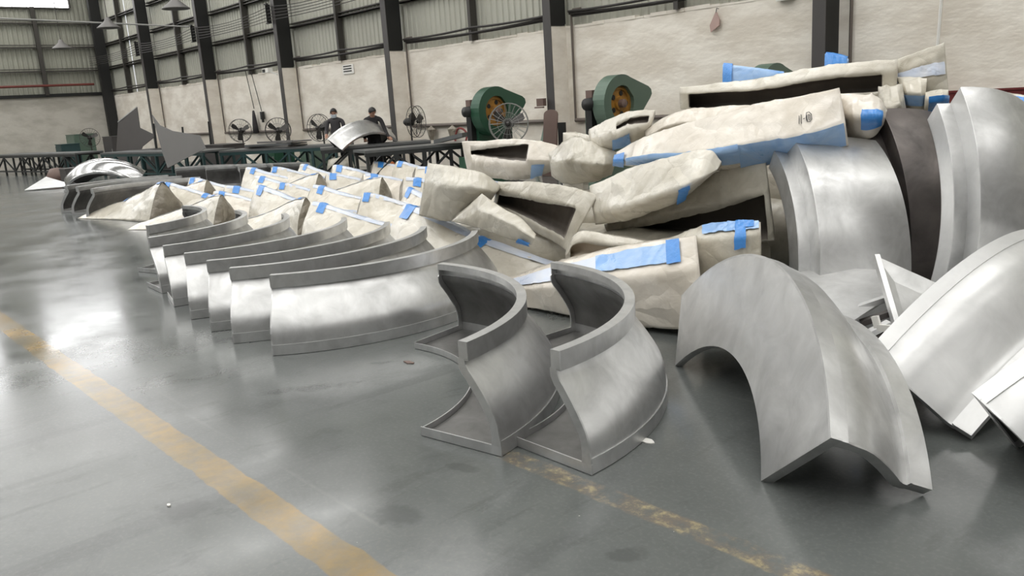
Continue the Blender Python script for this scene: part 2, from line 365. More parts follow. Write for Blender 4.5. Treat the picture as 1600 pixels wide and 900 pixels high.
for k in range(6):
    z = 4.24 + 1.06 * k
    for X in [XE] + COLX[:6]:
        if X > -8 and k < 0: continue
        mb = MB().box(X + .11, X + 5.85, YW - .02, YW + .12, z, z + .03).box(X + .11, X + 5.85, YW - .02, YW, z, z + .06).box(X + .11, X + 5.85, YW - .02, YW + .12, z + .12, z + .15)
        mb.build('wall_girt', M_GIRT, wside)
    if z < 7: MB().box(XE + .0, XE + .14, YB, YW, z, z + .05).box(XE, XE + .1, YB, YW, z + .12, z + .15).build('wall_girt', M_GIRT, wend)
for X in [XE + .1] + COLX[:6]:
    MB().box(X + 2.95, X + 3.05, YW - .1, YW + .1, 3.05, ZR).build('wall_mullion', M_GIRT, wside)
for y in (10.4, 7, 3.5):
    MB().box(XE, XE + .2, y - .08, y + .08, 3.2, 7.1 if y != 7 else ZR).build('wall_mullion', M_GIRT, wend)
MB().box(XE, XE + .12, YB, YW - .3, 3.12, 3.26).build('dark_ledge', M_BLACKP, wend)
tag(MB().tube([(XE + .4, YB + .5, 3.62), (XE + .4, YW - .7, 3.62)], .055, 8).build('fire_pipe', mat('dark_red_pipe', rgb(104, 44, 36), .5)), 'dark red pipe running along the far end wall', 'pipe')
BAY = ['end wall and farthest column', 'farthest and second column', 'second and third column', 'third and fourth column', 'fourth and fifth column', 'fifth column and nearest black column', 'black column and right picture edge']
for ib, (a, b) in enumerate(zip([XE] + COLX[:5], COLX[:6])):
    for j, (z0, sg, dy) in enumerate(((3.33, .13, -.12), (3.24, .03, -.05), (3.29, .07, -.09))):
        pts = [(a + .3 + (b - a - .35) * q / 10, YW + dy, z0 - sg * (1 - (2 * q / 10 - 1) ** 2) + (.14 if j == 0 else 0) * (1 - abs(2 * q / 10 - 1))) for q in range(11)]
        tag(MB().tube(pts, .028, 6).build('wall_cable', M_CABLE), ['upper', 'lower', 'middle'][j] + ' dark cable atop the wall between ' + BAY[ib], 'cable', 'cables on top of the white wall')
for ib, (a, b) in enumerate(zip([XE] + COLX[:6], COLX[:6] + [XB])):
    tag(MB().tube([(a + .32, YW - .06, 1.11), (b - .12 if b < XB else b, YW - .06, 1.11)], .045, 8).build('low_pipe', M_PIPE), 'low brown wall pipe between ' + BAY[ib], 'pipe', 'low wall pipes')
for j in range(5):
    z = 4.5 + .1 * j
    pts = []
    for a, b in zip([XE] + COLX[:3], COLX[:4]):
        pts += [(a + (b - a) * q / 6, 12.5, z - .04 * j * (1 - (2 * q / 6 - 1) ** 2) * .6 - .05 * (1 - (2 * q / 6 - 1) ** 2)) for q in range(6)]
    pts.append((COLX[3], 12.5, z))
    tag(MB().tube(pts, .011, 5).build('overhead_cable', M_CABLE), 'thin cable strung on column brackets, ' + ['lowest', 'second lowest', 'middle', 'second highest', 'highest'][j] + ' of five', 'cable', 'cables strung between columns')
for i, X in enumerate(COLX[:4]):
    tag(MB().box(X - .14, X - .12, 12.46, 12.62, 4.42, 4.98).box(X - .16, X + .0, 12.44, 12.5, 4.4, 4.44).box(X - .16, X + .0, 12.44, 12.5, 4.96, 5.0).build('cable_bracket', M_BLACKP), 'black cable bracket on the ' + ['farthest', 'second', 'third', 'fourth'][i] + ' column from the end wall', 'bracket', 'cable brackets')
tag(MB().tube([(-35, 4, 5.75), (-31.2, 12.6, 5.0)], .03, 6).build('stay_wire', M_WIREL), 'thin pale wire running across in front of the side wall', 'wire')

# ================================================================== METAL ARC PIECES (one 90 degree pressing, rim / bulged face / band / flat plate)
OFF = Vector((1.33 * math.cos(math.pi / 4), 1.33 * math.sin(math.pi / 4), 0))
def sweep(prof, th0, th1, n, off=OFF, m=None, name='sweep', smooth=True):
    """closed (r,z) profile swept about the z axis"""
    k = len(prof); v = []; f = []
    for j in range(n + 1):
        a = th0 + (th1 - th0) * j / n
        v += [Vector((r * math.cos(a), r * math.sin(a), z)) - off for r, z in prof]
    for j in range(n):
        for i in range(k):
            f.append((j * k + i, (j + 1) * k + i, (j + 1) * k + (i + 1) % k, j * k + (i + 1) % k))
    f += [tuple(range(k))[::-1], tuple(range(n * k, n * k + k))]
    me = bpy.data.meshes.new(name); me.from_pydata([tuple(p) for p in v], [], f)
    if m: me.materials.append(m)
    if smooth:
        me.polygons.foreach_set('use_smooth', [True] * len(me.polygons))
        me.set_sharp_from_angle(angle=35 * D2R)
    me.update(); return me
OGEE = [(1.584, .066), (1.583, .10), (1.577, .15), (1.564, .19), (1.545, .225), (1.522, .262), (1.497, .30), (1.47, .337), (1.445, .37), (1.424, .395), (1.411, .418), (1.406, .447)]
def offset_profile(pr, d):
    out = []
    for i, (r, z) in enumerate(pr):
        a = pr[max(i - 1, 0)]; b = pr[min(i + 1, len(pr) - 1)]
        tx, tz = b[0] - a[0], b[1] - a[1]; l = math.hypot(tx, tz); out.append((r - d * tz / l, z + d * tx / l))
    return out
Q = math.pi / 2
def arc_meshes(m):
    d = {}
    d['bulged_face'] = sweep(OGEE + offset_profile(OGEE, .005)[::-1], 0, Q, 30, m=m, name='bulged_face')
    d['top_rim'] = sweep([(1.43, .438), (1.43, .53), (1.375, .53), (1.375, .488), (1.381, .488), (1.381, .524), (1.424, .524), (1.424, .445), (1.406, .445), (1.406, .438)], 0, Q, 30, m=m, name='top_rim')
    d['bottom_band'] = sweep([(1.578, 0), (1.590, 0), (1.590, .072), (1.578, .072)], 0, Q, 30, m=m, name='bottom_band')
    d['base_plate'] = sweep([(1.08, 0), (1.578, 0), (1.578, .006), (1.086, .006), (1.086, .04), (1.08, .04)], 0, Q, 30, m=m, name='base_plate')
    i1 = offset_profile(OGEE, .0055); i2 = offset_profile(OGEE, .009)
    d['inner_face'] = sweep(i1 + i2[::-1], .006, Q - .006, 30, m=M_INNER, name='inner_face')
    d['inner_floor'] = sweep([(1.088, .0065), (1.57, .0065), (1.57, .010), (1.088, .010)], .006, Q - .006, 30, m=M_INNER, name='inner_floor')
    inn = offset_profile(OGEE, .045); tw = .006 / 1.4
    fl_ = [(1.59, 0), (1.59, .07)] + OGEE[1:] + [(1.43, .447), (1.43, .53), (1.375, .53), (1.375, .46)] + [p for p in inn[::-1] if p[0] < 1.56] + [(1.54, .1), (1.53, .045), (1.08, .045), (1.08, 0)]
    # concave cap polygons are split by hand: profile strip quads
    def flange(a0, a1):
        outer = [(1.59, .045), (1.59, .07)] + OGEE[1:] + [(1.43, .447), (1.43, .53)]
        inner = [(1.535, .045), (1.537, .07)] + [(min(r, 1.54), z) for r, z in inn[1:-1]] + [(1.366, .44), (1.375, .452), (1.375, .53)]
        inner = inner[:len(outer)] if len(inner) >= len(outer) else inner + [inner[-1]] * (len(outer) - len(inner))
        v = []; f = []
        for a in (a0, a1):
            for (r, z), (r2, z2) in zip(outer, inner):
                for rr, zz in ((r, z), (r2, z2)):
                    v.append(Vector((rr * math.cos(a), rr * math.sin(a), zz)) - OFF)
        k = len(outer); H = 2 * k
        for i in range(k - 1):
            f += [(2 * i, 2 * i + 1, 2 * i + 3, 2 * i + 2), (H + 2 * i, H + 2 * i + 2, H + 2 * i + 3, H + 2 * i + 1), (2 * i, 2 * i + 2, H + 2 * i + 2, H + 2 * i), (2 * i + 1, H + 2 * i + 1, H + 2 * i + 3, 2 * i + 3)]
        me = bpy.data.meshes.new('end_flange'); me.from_pydata([tuple(p) for p in v], [], f); me.materials.append(m); me.update(); return me
    d['end_flange'] = [flange(-tw * .3, tw), flange(Q - tw, Q + tw * .3)]
    d['end_lip'] = [sweep([(1.08, 0), (1.592, 0), (1.592, .046), (1.08, .046)], a, b, 1, m=m, name='end_lip', smooth=False) for a, b in ((-tw * .3, tw), (Q - tw, Q + tw * .3))]
    return d
ARC = {}
def arc_piece(label, M3, t, m=M_METAL, group=None, name='metal_arc', cat='metal panel'):
    """M3: 3x3 local axes, t: world place of the arc centre"""
    if m.name not in ARC: ARC[m.name] = arc_meshes(m)
    root = thing(name, label, cat, group=group)
    mw = M3.to_4x4(); mw.translation = Vector(t) + M3 @ OFF; root.matrix_world = mw
    for k, me in ARC[m.name].items():
        for x in (me if isinstance(me, list) else [me]): link(k, x, root)
    return root
def flat(cx, cy, t0): return Matrix.Rotation(t0 * D2R, 3, 'Z'), (cx, cy, .003)
def arch_pose(x, y, yaw):
    """both ends standing on the floor, arch leaning; yaw = direction from near to far foot; x,y = near inner plate corner"""
    v = Vector((1.375 * math.cos(Q / 2) - 1.08 * math.cos(Q / 2), .53)); v.normalize()
    up = Vector((0, 0, 1)); t = -Vector((math.cos(yaw), math.sin(yaw), 0)); g = t.cross(up) * -1
    g = Vector((math.sin(yaw), -math.cos(yaw), 0))
    mdir = v.y * up + v.x * g; a = v.y * g - v.x * up
    e0 = (mdir - t) / 2 ** .5; e1 = (mdir + t) / 2 ** .5
    M3 = Matrix((e0, e1, a)).transposed()
    tt = Vector((x, y, .004)) - M3 @ Vector((0, 1.08, 0))
    return M3, tt
# the two short open arcs in front
arc_piece('open metal arc panel standing second from the right, nearer the long nested row', *flat(-4.27, 1.975, 10.5), group='two open arcs at the front')
arc_piece('open metal arc panel standing beside the big leaning arch', *flat(-3.85, 2.39, 0), group='two open arcs at the front')
ROW = [(-6.36, 3.37, -40.6), (-6.96, 3.26, -37.4), (-7.50, 3.22, -34.0), (-8.14, 3.12, -27.5), (-8.89, 2.86, -14), (-9.64, 2.72, -3.6), (-10.61, 2.64, 13.4)]
ORD = ['first', 'second', 'third', 'fourth', 'fifth', 'sixth', 'seventh']
for i, (cx, cy, t0) in enumerate(ROW):
    arc_piece(['nearest metal arc panel of the nested row, its whole bulged face showing', 'second metal arc panel from the front of the nested row', 'third metal arc panel from the front of the nested row', 'fourth metal arc panel, in the middle of the nested row of seven', 'fifth metal arc panel from the front of the nested row', 'sixth metal arc panel from the front of the nested row', 'rearmost metal arc panel of the nested row of seven'][i], *flat(cx, cy, t0), group='nested row of metal arcs')
for i, cx in enumerate((-15.2, -16.15, -16.9)):
    arc_piece(['metal arc panel with open end, nearest of three at the left edge', 'middle one of three metal arc panels with open ends at the left', 'leftmost of three metal arc panels with open ends'][i], *flat(cx, 5.33, 135), group='three open arcs at the far left')
for i, (cx, cy) in enumerate(((-19.3, 7.0), (-18.3, 7.35), (-17.3, 7.75))):
    arc_piece(['grey arc panel farthest left behind the wrapped group', 'grey arc panel in the middle behind the wrapped group', 'grey arc panel farthest right behind the wrapped group, by the tables'][i], *flat(cx, cy, 70), group='grey arcs behind the wrapped group')
# big leaning arch and its neighbours on the right
arc_piece('large metal arch standing on both ends in the foreground', *arch_pose(-1.69, 2.80, 139.9 * D2R), m=M_METAL)
M_R = Matrix(((.3984, .2816, .8729), (.7002, -.7081, -.0912), (.5924, .6476, -.4793)))
arc_piece('pale metal arch lying right of the large foreground arch', *arch_pose(-1.76, 3.99, 85.5 * D2R), m=M_METALW)
arc_piece('pale metal arch cut by the right picture edge, hollow end showing', *arch_pose(-1.07, 3.8, 63 * D2R), m=M_METALW)
arc_piece('bright polished arch on the floor in front of the far tables', *arch_pose(-25.4, 6.6, 48 * D2R), m=M_CHROME)

# stepped tall pieces: two flat ring bands and a wide curved face
def stepped_piece(label, k, wd, M3, t, m, span, curl=.0, mb=None, group=None):
    root = thing('stepped_metal_arc', label, 'metal panel', group=group)
    mid = Vector((k * math.cos(span / 2), k * math.sin(span / 2), 0))
    mw = M3.to_4x4(); mw.translation = Vector(t) + M3 @ mid; root.matrix_world = mw
    s = lambda pr, nm, mm=m: link(nm, sweep(pr, 0, span, 28, off=mid, m=mm, name=nm), root)
    face = [(k - curl * (q / 8) ** 2.4, wd * q / 8) for q in range(9)]
    s([(r, z) for r, z in face] + [(r - .006, z) for r, z in face[::-1]], 'curved_face')
    b1, b2 = .13, .14
    s([(k, -.006), (k, 0), (k - b1, 0), (k - b1, -.006)], 'ring_band', mb or m)
    s([(k - b1, -.08), (k - b1, -.003), (k - b1 - .006, -.003), (k - b1 - .006, -.08)], 'step')
    s([(k - b1, -.086), (k - b1, -.08), (k - b1 - b2, -.08), (k - b1 - b2, -.086)], 'ring_band', mb or m)
    r2 = k - b1 - b2
    s([(r2, -.086), (r2, .10), (r2 + .006, .10), (r2 + .006, -.086)], 'rear_return')
    for j in range(4):
        a = span * (.14 + .23 * j); b = Matrix.Rotation(a, 3, 'Z')
        MB().add([b @ Vector(p) - mid for p in [(r2 - .03, y, z) for z in (-.05, -.02) for y in (-.012, .012)] + [(r2, y, z) for z in (-.05, -.02) for y in (-.012, .012)]],
                 [(0, 1, 3, 2), (4, 6, 7, 5), (0, 2, 6, 4), (1, 5, 7, 3), (0, 4, 5, 1), (2, 3, 7, 6)]).build('clip', M_METALW, root)
    # folded end flange closing the profile at both ends
    for a0, a1 in ((-.004, .002), (span - .002, span + .004)):
        pr = [(r, z) for r, z in face] + [(r - .05, z) for r, z in face[::-1]]
        s2 = sweep(pr, a0, a1, 1, off=mid, m=m, name='end_flange', smooth=False); link('end_flange', s2, root)
    return root
stepped_piece('tall grey stepped panel with broad face, left of the three standing ones', 1.2, .62, Matrix(((.3996, .6936, .5994), (-.1864, -.5787, .7939), (.8975, -.429, -.102))), (-3.4273, 5.473, .1842), M_METAL, 73 * D2R, .03)
stepped_piece('tall pale stepped panel at the right edge, standing on end', 1.2, .62, Matrix(((.5526, .5041, .6637), (-.4545, -.4852, .747), (.6986, -.7145, -.0391))), (-2.5545, 5.8374, .6716), M_METAL, 75 * D2R, .30, mb=M_METALW)  # strong light on the ring bands put in as a paler metal
A_ = Matrix(((.45, .62, .6428), (-.40, -.52, .7547), (.798, -.587, -.139)))
def ortho(m):
    x = m.col[0].normalized(); y = m.col[1] - x * x.dot(m.col[1]); y.normalize(); return Matrix((x, y, x.cross(y))).transposed()
stepped_piece('shade-toned brown-grey stepped panel standing between two lighter tall panels', 1.2, .5, ortho(A_), (-3.15, 6.35, .42), M_DARKMET, 72 * D2R, .12)

# ================================================================== WRAPPED THINGS
def disp(p, amp, seed):
    a = noise.noise_vector(p * 2.3 + Vector((seed, 0, 0))) * amp * .8
    w_ = noise.noise_vector(p * 3.1 + Vector((seed, 5, 0))) * .25
    q = Vector((p.x * 4.5, p.y * 4.5, p.z * 4.5)) + w_ * 4 + Vector((0, seed, 0))
    r = (1 - abs(noise.noise(q)) * 2.2); r = max(r, 0) ** 3
    r2 = (1 - abs(noise.noise(q * 2.3 + Vector((7, 3, 1)))) * 2.2); r2 = max(r2, 0) ** 3
    return a + Vector((.3, -.55, .75)) * (r * .7 + r2 * .35) * amp
def cr(P, u):
    n = len(P) - 1; x = min(max(u, 0), 1) * n; i = min(int(x), n - 1); t = x - i
    p1, p2 = P[i], P[i + 1]; p0 = P[i - 1] if i else p1 * 2 - p2; p3 = P[i + 2] if i + 2 <= n else p2 * 2 - p1
    return .5 * ((2 * p1) + (p2 - p0) * t + (2 * p0 - 5 * p1 + 4 * p2 - p3) * t * t + (3 * p1 - p0 - 3 * p2 + p3) * t ** 3)
SEED = [0]
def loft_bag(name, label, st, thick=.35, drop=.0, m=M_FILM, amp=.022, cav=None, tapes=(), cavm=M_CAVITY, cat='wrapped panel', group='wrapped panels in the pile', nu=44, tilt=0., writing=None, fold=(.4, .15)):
    """st: stations (top px,py, bottom px,py, Y top[, Y bottom]) along the bag; the body has real thickness behind that face"""
    SEED[0] += 3.7; sd = SEED[0]
    TF, BF, DD = [], [], []
    for s in st:
        tf = at(s[0], s[1], s[4]); bf = at(s[2], s[3], s[5] if len(s) > 5 else s[4]); bf.z = max(bf.z, .02)
        d = Vector((tf.x, tf.y, 0)).normalized(); TF.append(tf); BF.append(bf); DD.append(d)
    mean = sum((a + b for a, b in zip(TF, BF)), Vector()) / (2 * len(st)); base = Vector((mean.x, mean.y, min(b.z for b in BF)))
    def corners(u):
        tf = cr(TF, u); bf = cr(BF, u); d = cr(DD, u)
        return tf, tf + d * thick * .92 + Vector((0, 0, -drop)), bf + d * thick + Vector((0, 0, tilt)), bf
    def S(u, s, dis=True):
        tf, tb, bb, bf = corners(u)
        if s < 0: p = tf + (tb - tf) * -s
        elif s <= 1:
            p = tf + (bf - tf) * s; k_ = s / fold[0] if s < fold[0] else (1 - s) / (1 - fold[0])
            p = p - cr(DD, u) * fold[1] * k_ ** .9 * min(1., .35 + 4 * u * (1 - u))
        elif s <= 2: p = bf + (bb - bf) * (s - 1)
        else: p = bb + (tb - bb) * (s - 2)
        if dis:
            k = math.sin(math.pi * min(max(u, .0), 1.)) * .6 + .4
            p = p + disp(p, amp * k, sd)
        p.z = max(p.z, .008)
        return p
    fs_ = [.015] + [.05 + .9 * q / 15 for q in range(16)] + [.985]
    if cav:
        a, b = cav[0], cav[1]
        fs_ = sorted(set([.015, a * .3, a * .55, a * .8, a - .012, a + .012, a + (b - a) * .25, a + (b - a) * .5, a + (b - a) * .75, b - .012, b + .012, b + (1 - b) * .35, b + (1 - b) * .7, .985]))
    ss = [-.97, -.75, -.5, -.3, -.15, -.03] + fs_ + [1.1, 1.4, 1.7, 1.9, 2.1, 2.4, 2.7, 2.92]
    k = len(ss); us = [q / nu for q in range(nu + 1)]
    if cav: us = sorted(us + [cav[2] - .004, cav[2] + .004, cav[3] - .004, cav[3] + .004])
    V = []; F = []; fm = []; deep = []
    for u in us:
        cen = sum(corners(u), Vector()) / 4
        for s in ss:
            if cav and cav[0] - .02 < s < cav[1] + .02:
                tt_ = min(max((u - cav[2]) / (cav[3] - cav[2]), 0), 1); wq = cav[5] + (cav[6] - cav[5]) * tt_; md = (cav[0] + cav[1]) / 2
                p = S(u, md + (s - md) * wq)
            else: p = S(u, s)
            dp = 0
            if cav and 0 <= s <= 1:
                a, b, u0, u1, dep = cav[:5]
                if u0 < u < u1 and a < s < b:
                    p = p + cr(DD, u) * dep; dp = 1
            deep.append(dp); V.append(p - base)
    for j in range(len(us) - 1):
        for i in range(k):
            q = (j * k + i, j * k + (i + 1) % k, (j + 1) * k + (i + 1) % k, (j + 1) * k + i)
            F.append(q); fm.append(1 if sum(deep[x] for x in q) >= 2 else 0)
    for j, rev in ((0, 0), (len(us) - 1, 1)):
        c = sum((V[j * k + i] for i in range(k)), Vector()) / k
        tip = (c - sum((V[(1 if not rev else j - 1) * k + i] for i in range(k)), Vector()) / k); ci = len(V); V.append(c + tip * .25)
        for i in range(k):
            q = (j * k + i, j * k + (i + 1) % k, ci); F.append(q[::-1] if not rev else q); fm.append(0)
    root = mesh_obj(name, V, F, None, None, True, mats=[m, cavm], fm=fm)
    root.location = base; tag(root, label, cat, group)
    def strip(u0, u1, s0, s1, nm, mm, n1=10, n2=4, off=.006):
        v = []; f = []; 
        for a in range(n1 + 1):
            for b in range(n2 + 1):
                u = u0 + (u1 - u0) * a / n1; s = s0 + (s1 - s0) * b / n2
                e = .01; du = S(min(u + e, 1), s) - S(max(u - e, 0), s); dsv = S(u, s + .02) - S(u, s - .02)
                nn = du.cross(dsv)
                nn = nn.normalized() if nn.length > 1e-9 else Vector((0, 0, 1))
                cc = sum(corners(u), Vector()) / 4; p = S(u, s)
                if nn.dot(p - cc) < 0: nn = -nn
                v.append(p + nn * off - base)
        for a in range(n1):
            for b in range(n2):
                q = a * (n2 + 1) + b; f.append((q, q + 1, q + n2 + 2, q + n2 + 1))
        return mesh_obj(nm, v, f, mm, root, True)
    for tp in tapes:
        kind = tp[4] if len(tp) > 4 else 0
        strip(tp[0], tp[1], tp[2], tp[3], 'blue_tape' if kind == 0 else 'pale_blue_strip', [M_TAPE, M_TAPEP, M_TAPEL][kind], n1=max(6, int(60 * (tp[1] - tp[0]))), n2=max(6, int(14 * abs(tp[3] - tp[2]))), off=.017 if kind == 0 else .012)
    if writing:
        u0, s0, sc_ = writing
        def wp(a, b):
            u = u0 + a * sc_; s = s0 + b * sc_ * 4.2; d = cr(DD, u); return S(u, s) - d * .014 - base
        mb = MB()
        for stroke in ([(0, 0), (-.12, 1)], [(.28, -.05), (.2, 1)], [(.5, .5), (.8, .45)], [(1.1, .1), (1.12, .8)], [(1.35, .1), (1.6, .15), (1.62, .7), (1.4, .75), (1.35, .1)], [(1.0, .3), (1.1, -.15), (1.5, -.2), (1.85, .1), (1.85, .7), (1.5, 1.), (1.1, .9), (.97, .5), (1.0, .3)]):
            mb.tube([wp(*q) for q in stroke], .0024, 5)
        mb.build('handwriting', M_INK, root)
    return root

L = loft_bag
G = 'wrapped panels in the pile'
# --- left end of the pile
L('wrapped_bundle', 'squarish wrapped panel at the left end of the pile, above the nested arcs', [(668, 254, 655, 338, 4.75, 4.6), (715, 262, 700, 347, 4.78, 4.66), (752, 270, 726, 335, 4.85, 4.75), (782, 291, 765, 318, 4.95, 4.9)], .38, .06, M_FILMG, .02, fold=(0.33, 0.2))
L('wrapped_bundle', 'slanted wrapped panel with sharp fold, leaning below the squarish bag', [(753, 303, 705, 347, 4.62, 4.55), (785, 325, 745, 356, 4.55, 4.5), (815, 343, 790, 372, 4.5, 4.45), (838, 366, 832, 384, 4.46, 4.42)], .3, .05, M_FILMG, .016, tapes=[(.80, .97, .7, 1.15)], fold=(0.3, 0.14))
L('wrapped_bundle', 'open wrapped channel with dark hollow inside, centre of the pile', [(778, 284, 770, 330, 5.15), (830, 286, 815, 352, 5.1), (885, 292, 862, 378, 5.05), (934, 306, 884, 394, 5.0, 4.9)], .4, .04, M_FILMG, .02, cav=(.30, .82, .04, .84, .34, .55, 1.), fold=(0.3, 0.1))
L('wrapped_bundle', 'wide open wrapped tray lying on top, left of the fan', [(722, 221, 732, 276, 6.2), (775, 219, 775, 281, 6.15), (835, 219, 828, 281, 6.1), (897, 236, 875, 263, 6.1)], .55, .06, M_FILMB, .02, cav=(.12, .5, .08, .62, .36, .25, 1.), tapes=[(.68, .80, .62, .98, 1)], fold=(0.5, 0.16))
L('wrapped_bundle', 'crumpled grey wrapped bundle tucked behind the open tray', [(858, 238, 862, 275, 5.95), (895, 214, 890, 291, 5.9), (935, 224, 925, 288, 5.9), (965, 238, 955, 275, 5.95)], .4, .05, M_FILMG, .035, fold=(0.45, 0.25))
L('wrapped_bundle', 'small pale wrapped roll standing behind the crumpled bundle', [(880, 208, 882, 395, 6.9), (900, 206, 900, 400, 6.9), (922, 212, 918, 400, 6.9)], .4, .03, M_FILM, .03)
L('wrapped_bundle', 'strapped wrapped bundle below the right-hand press, loose film and straps', [(920, 203, 927, 244, 6.0), (950, 187, 952, 238, 5.95), (985, 174, 985, 224, 5.95), (1024, 172, 1014, 210, 6.0)], .4, .05, M_FILM, .03, cav=(.2, .46, .45, .94, .08, .3, .9), tapes=[(.38, .66, .66, .98, 1)], fold=(0.55, 0.18))
L('wrapped_bundle', 'long wrapped panel numbered in marker with wide blue stripe', [(964, 237, 958, 257, 5.35), (1010, 212, 1010, 262, 5.3), (1080, 190, 1090, 268, 5.3), (1170, 166, 1180, 262, 5.35), (1250, 150, 1260, 248, 5.4), (1311, 136, 1326, 228, 5.45)], .42, .10, M_FILMB, .016, nu=60, tapes=[(.0, .07, .3, 1.0, 0), (.08, .55, .58, .86, 1), (.55, .99, .60, .96, 1)], writing=(.79, .30, .029), fold=(0.62, 0.26))
L('wrapped_bundle', 'topmost long wrapped channel with dark recess along its side', [(1062, 136, 1064, 171, 6.5), (1120, 131, 1120, 172, 6.5), (1190, 122, 1195, 172, 6.5), (1260, 107, 1265, 162, 6.5), (1330, 97, 1335, 152, 6.5), (1403, 92, 1400, 148, 6.5)], .5, .06, M_FILM, .018, cav=(.36, .92, .05, .93, .38, 1., .8), nu=56, fold=(0.3, 0.08))
L('wrapped_bundle', 'pale wrapped panel squeezed under the topmost channel', [(1008, 205, 1012, 222, 5.95), (1050, 180, 1050, 222, 5.95), (1110, 168, 1110, 222, 5.95), (1195, 166, 1195, 215, 5.95)], .5, .04, M_FILMB, .03)
L('wrapped_bundle', 'pale blue wrapped end with bright tape sticking out above the pile', [(1129, 101, 1136, 395, 7.4), (1165, 104, 1165, 400, 7.4), (1225, 112, 1225, 400, 7.4)], .3, .03, M_TAPEP, .01, tapes=[(.02, .24, -.6, .2)])
L('wrapped_bundle', 'upright wrapped panel leaning at the back right with lilac stripe', [(1398, 94, 1400, 205, 6.9), (1440, 79, 1440, 210, 6.9), (1476, 66, 1487, 215, 6.9)], .3, .03, M_FILMG, .02, tapes=[(.06, .97, .20, .33, 2)], fold=(0.3, 0.05))
L('wrapped_bundle', 'narrow pale wrapped end with light blue stripe below the upright one', [(1402, 121, 1418, 180, 6.55), (1425, 120, 1432, 182, 6.55), (1449, 122, 1442, 180, 6.55)], .35, .03, M_FILM, .014, tapes=[(.0, 1., .44, .72, 1)])
L('wrapped_bundle', 'small wrapped end closed with bright blue tape behind the dark panels', [(1446, 144, 1444, 172, 6.4), (1462, 141, 1462, 172, 6.4), (1482, 140, 1480, 168, 6.4)], .35, .03, M_FILM, .012, tapes=[(.22, .98, .38, 1.0, 0)])
L('wrapped_bundle', 'round wrapped roll end with blue tape beside the numbered panel', [(1312, 146, 1320, 214, 5.75), (1345, 148, 1345, 218, 5.72), (1372, 152, 1366, 214, 5.75), (1386, 172, 1380, 196, 5.8)], .4, .05, M_FILMB, .022, tapes=[(.36, .80, .36, .74)], fold=(0.5, 0.2))
L('wrapped_bundle', 'loose clear film hanging from the right end of the topmost channel', [(1372, 136, 1378, 216, 6.35), (1392, 136, 1396, 214, 6.35), (1410, 132, 1418, 190, 6.4)], .22, .03, M_FILMG, .03)
L('wrapped_bundle', 'tiny blue taped corner peeking over the topmost channel', [(1289, 84, 1290, 385, 7.3), (1305, 86, 1305, 385, 7.3), (1326, 92, 1326, 385, 7.3)], .25, .02, M_TAPEP, .01, tapes=[(.05, .95, -.5, .15)])
L('wrapped_bundle', 'wrapped panel behind the tall pale panel at the right edge, blue end', [(1515, 141, 1520, 190, 6.7), (1550, 142, 1555, 200, 6.7), (1580, 146, 1590, 205, 6.7), (1625, 152, 1630, 210, 6.7)], .35, .04, M_FILM, .02, tapes=[(.70, .98, .1, .55)])
# --- middle and lower right of the pile
L('wrapped_bundle', 'plump wrapped panel with single blue tape in the middle of the pile', [(921, 290, 931, 352, 5.05), (983, 264, 985, 345, 5.0), (1045, 247, 1040, 325, 4.95), (1104, 233, 1070, 309, 4.95), (1127, 252, 1118, 268, 5.0)], .45, .08, M_FILM, .018, nu=52, tapes=[(.62, .74, .62, 1.02)], fold=(0.62, 0.28))
L('wrapped_bundle', 'wrapped channel with deep black hollow beneath the plump panel', [(944, 352, 950, 366, 5.3), (1020, 312, 1025, 380, 5.3), (1090, 280, 1095, 385, 5.3), (1150, 260, 1155, 385, 5.3), (1196, 249, 1211, 378, 5.3)], .5, .06, M_FILMG, .018, cav=(.42, .95, .08, .96, .46, .35, 1.), nu=50, fold=(0.4, 0.05))
L('wrapped_bundle', 'long low wrapped panel with faded blue stripe behind the open arcs', [(792, 436, 815, 530, 4.35, 4.2), (880, 408, 895, 540, 4.35, 4.2), (985, 384, 990, 530, 4.4, 4.25), (1088, 368, 1100, 520, 4.45, 4.3)], .4, .06, M_FILMB, .018, nu=52, tapes=[(.02, .5, .06, .24, 2), (.5, .86, .05, .22, 1), (.85, .92, .02, .24, 0)], fold=(0.3, 0.22))
L('wrapped_bundle', 'open cream tray edge showing above the faded blue stripe', [(884, 396, 884, 408, 4.75), (905, 363, 905, 412, 4.75), (960, 369, 960, 412, 4.75), (1024, 379, 1024, 400, 4.75)], .4, .05, M_FILM, .014, cav=(.3, .78, .15, .92, .14, 1., .3), cavm=M_CREAM, fold=(0.25, 0.05))
L('wrapped_bundle', 'short wrapped panel with hooked blue tape behind the large arch', [(1030, 377, 1050, 430, 4.7, 4.6), (1095, 356, 1098, 450, 4.7, 4.6), (1145, 349, 1145, 450, 4.7, 4.6), (1188, 347, 1190, 440, 4.72, 4.62)], .4, .06, M_FILMG, .018, tapes=[(.35, .98, .0, .10, 1), (.70, .82, .0, .36, 0), (.70, .92, .0, .08, 0)], fold=(0.15, 0.12))
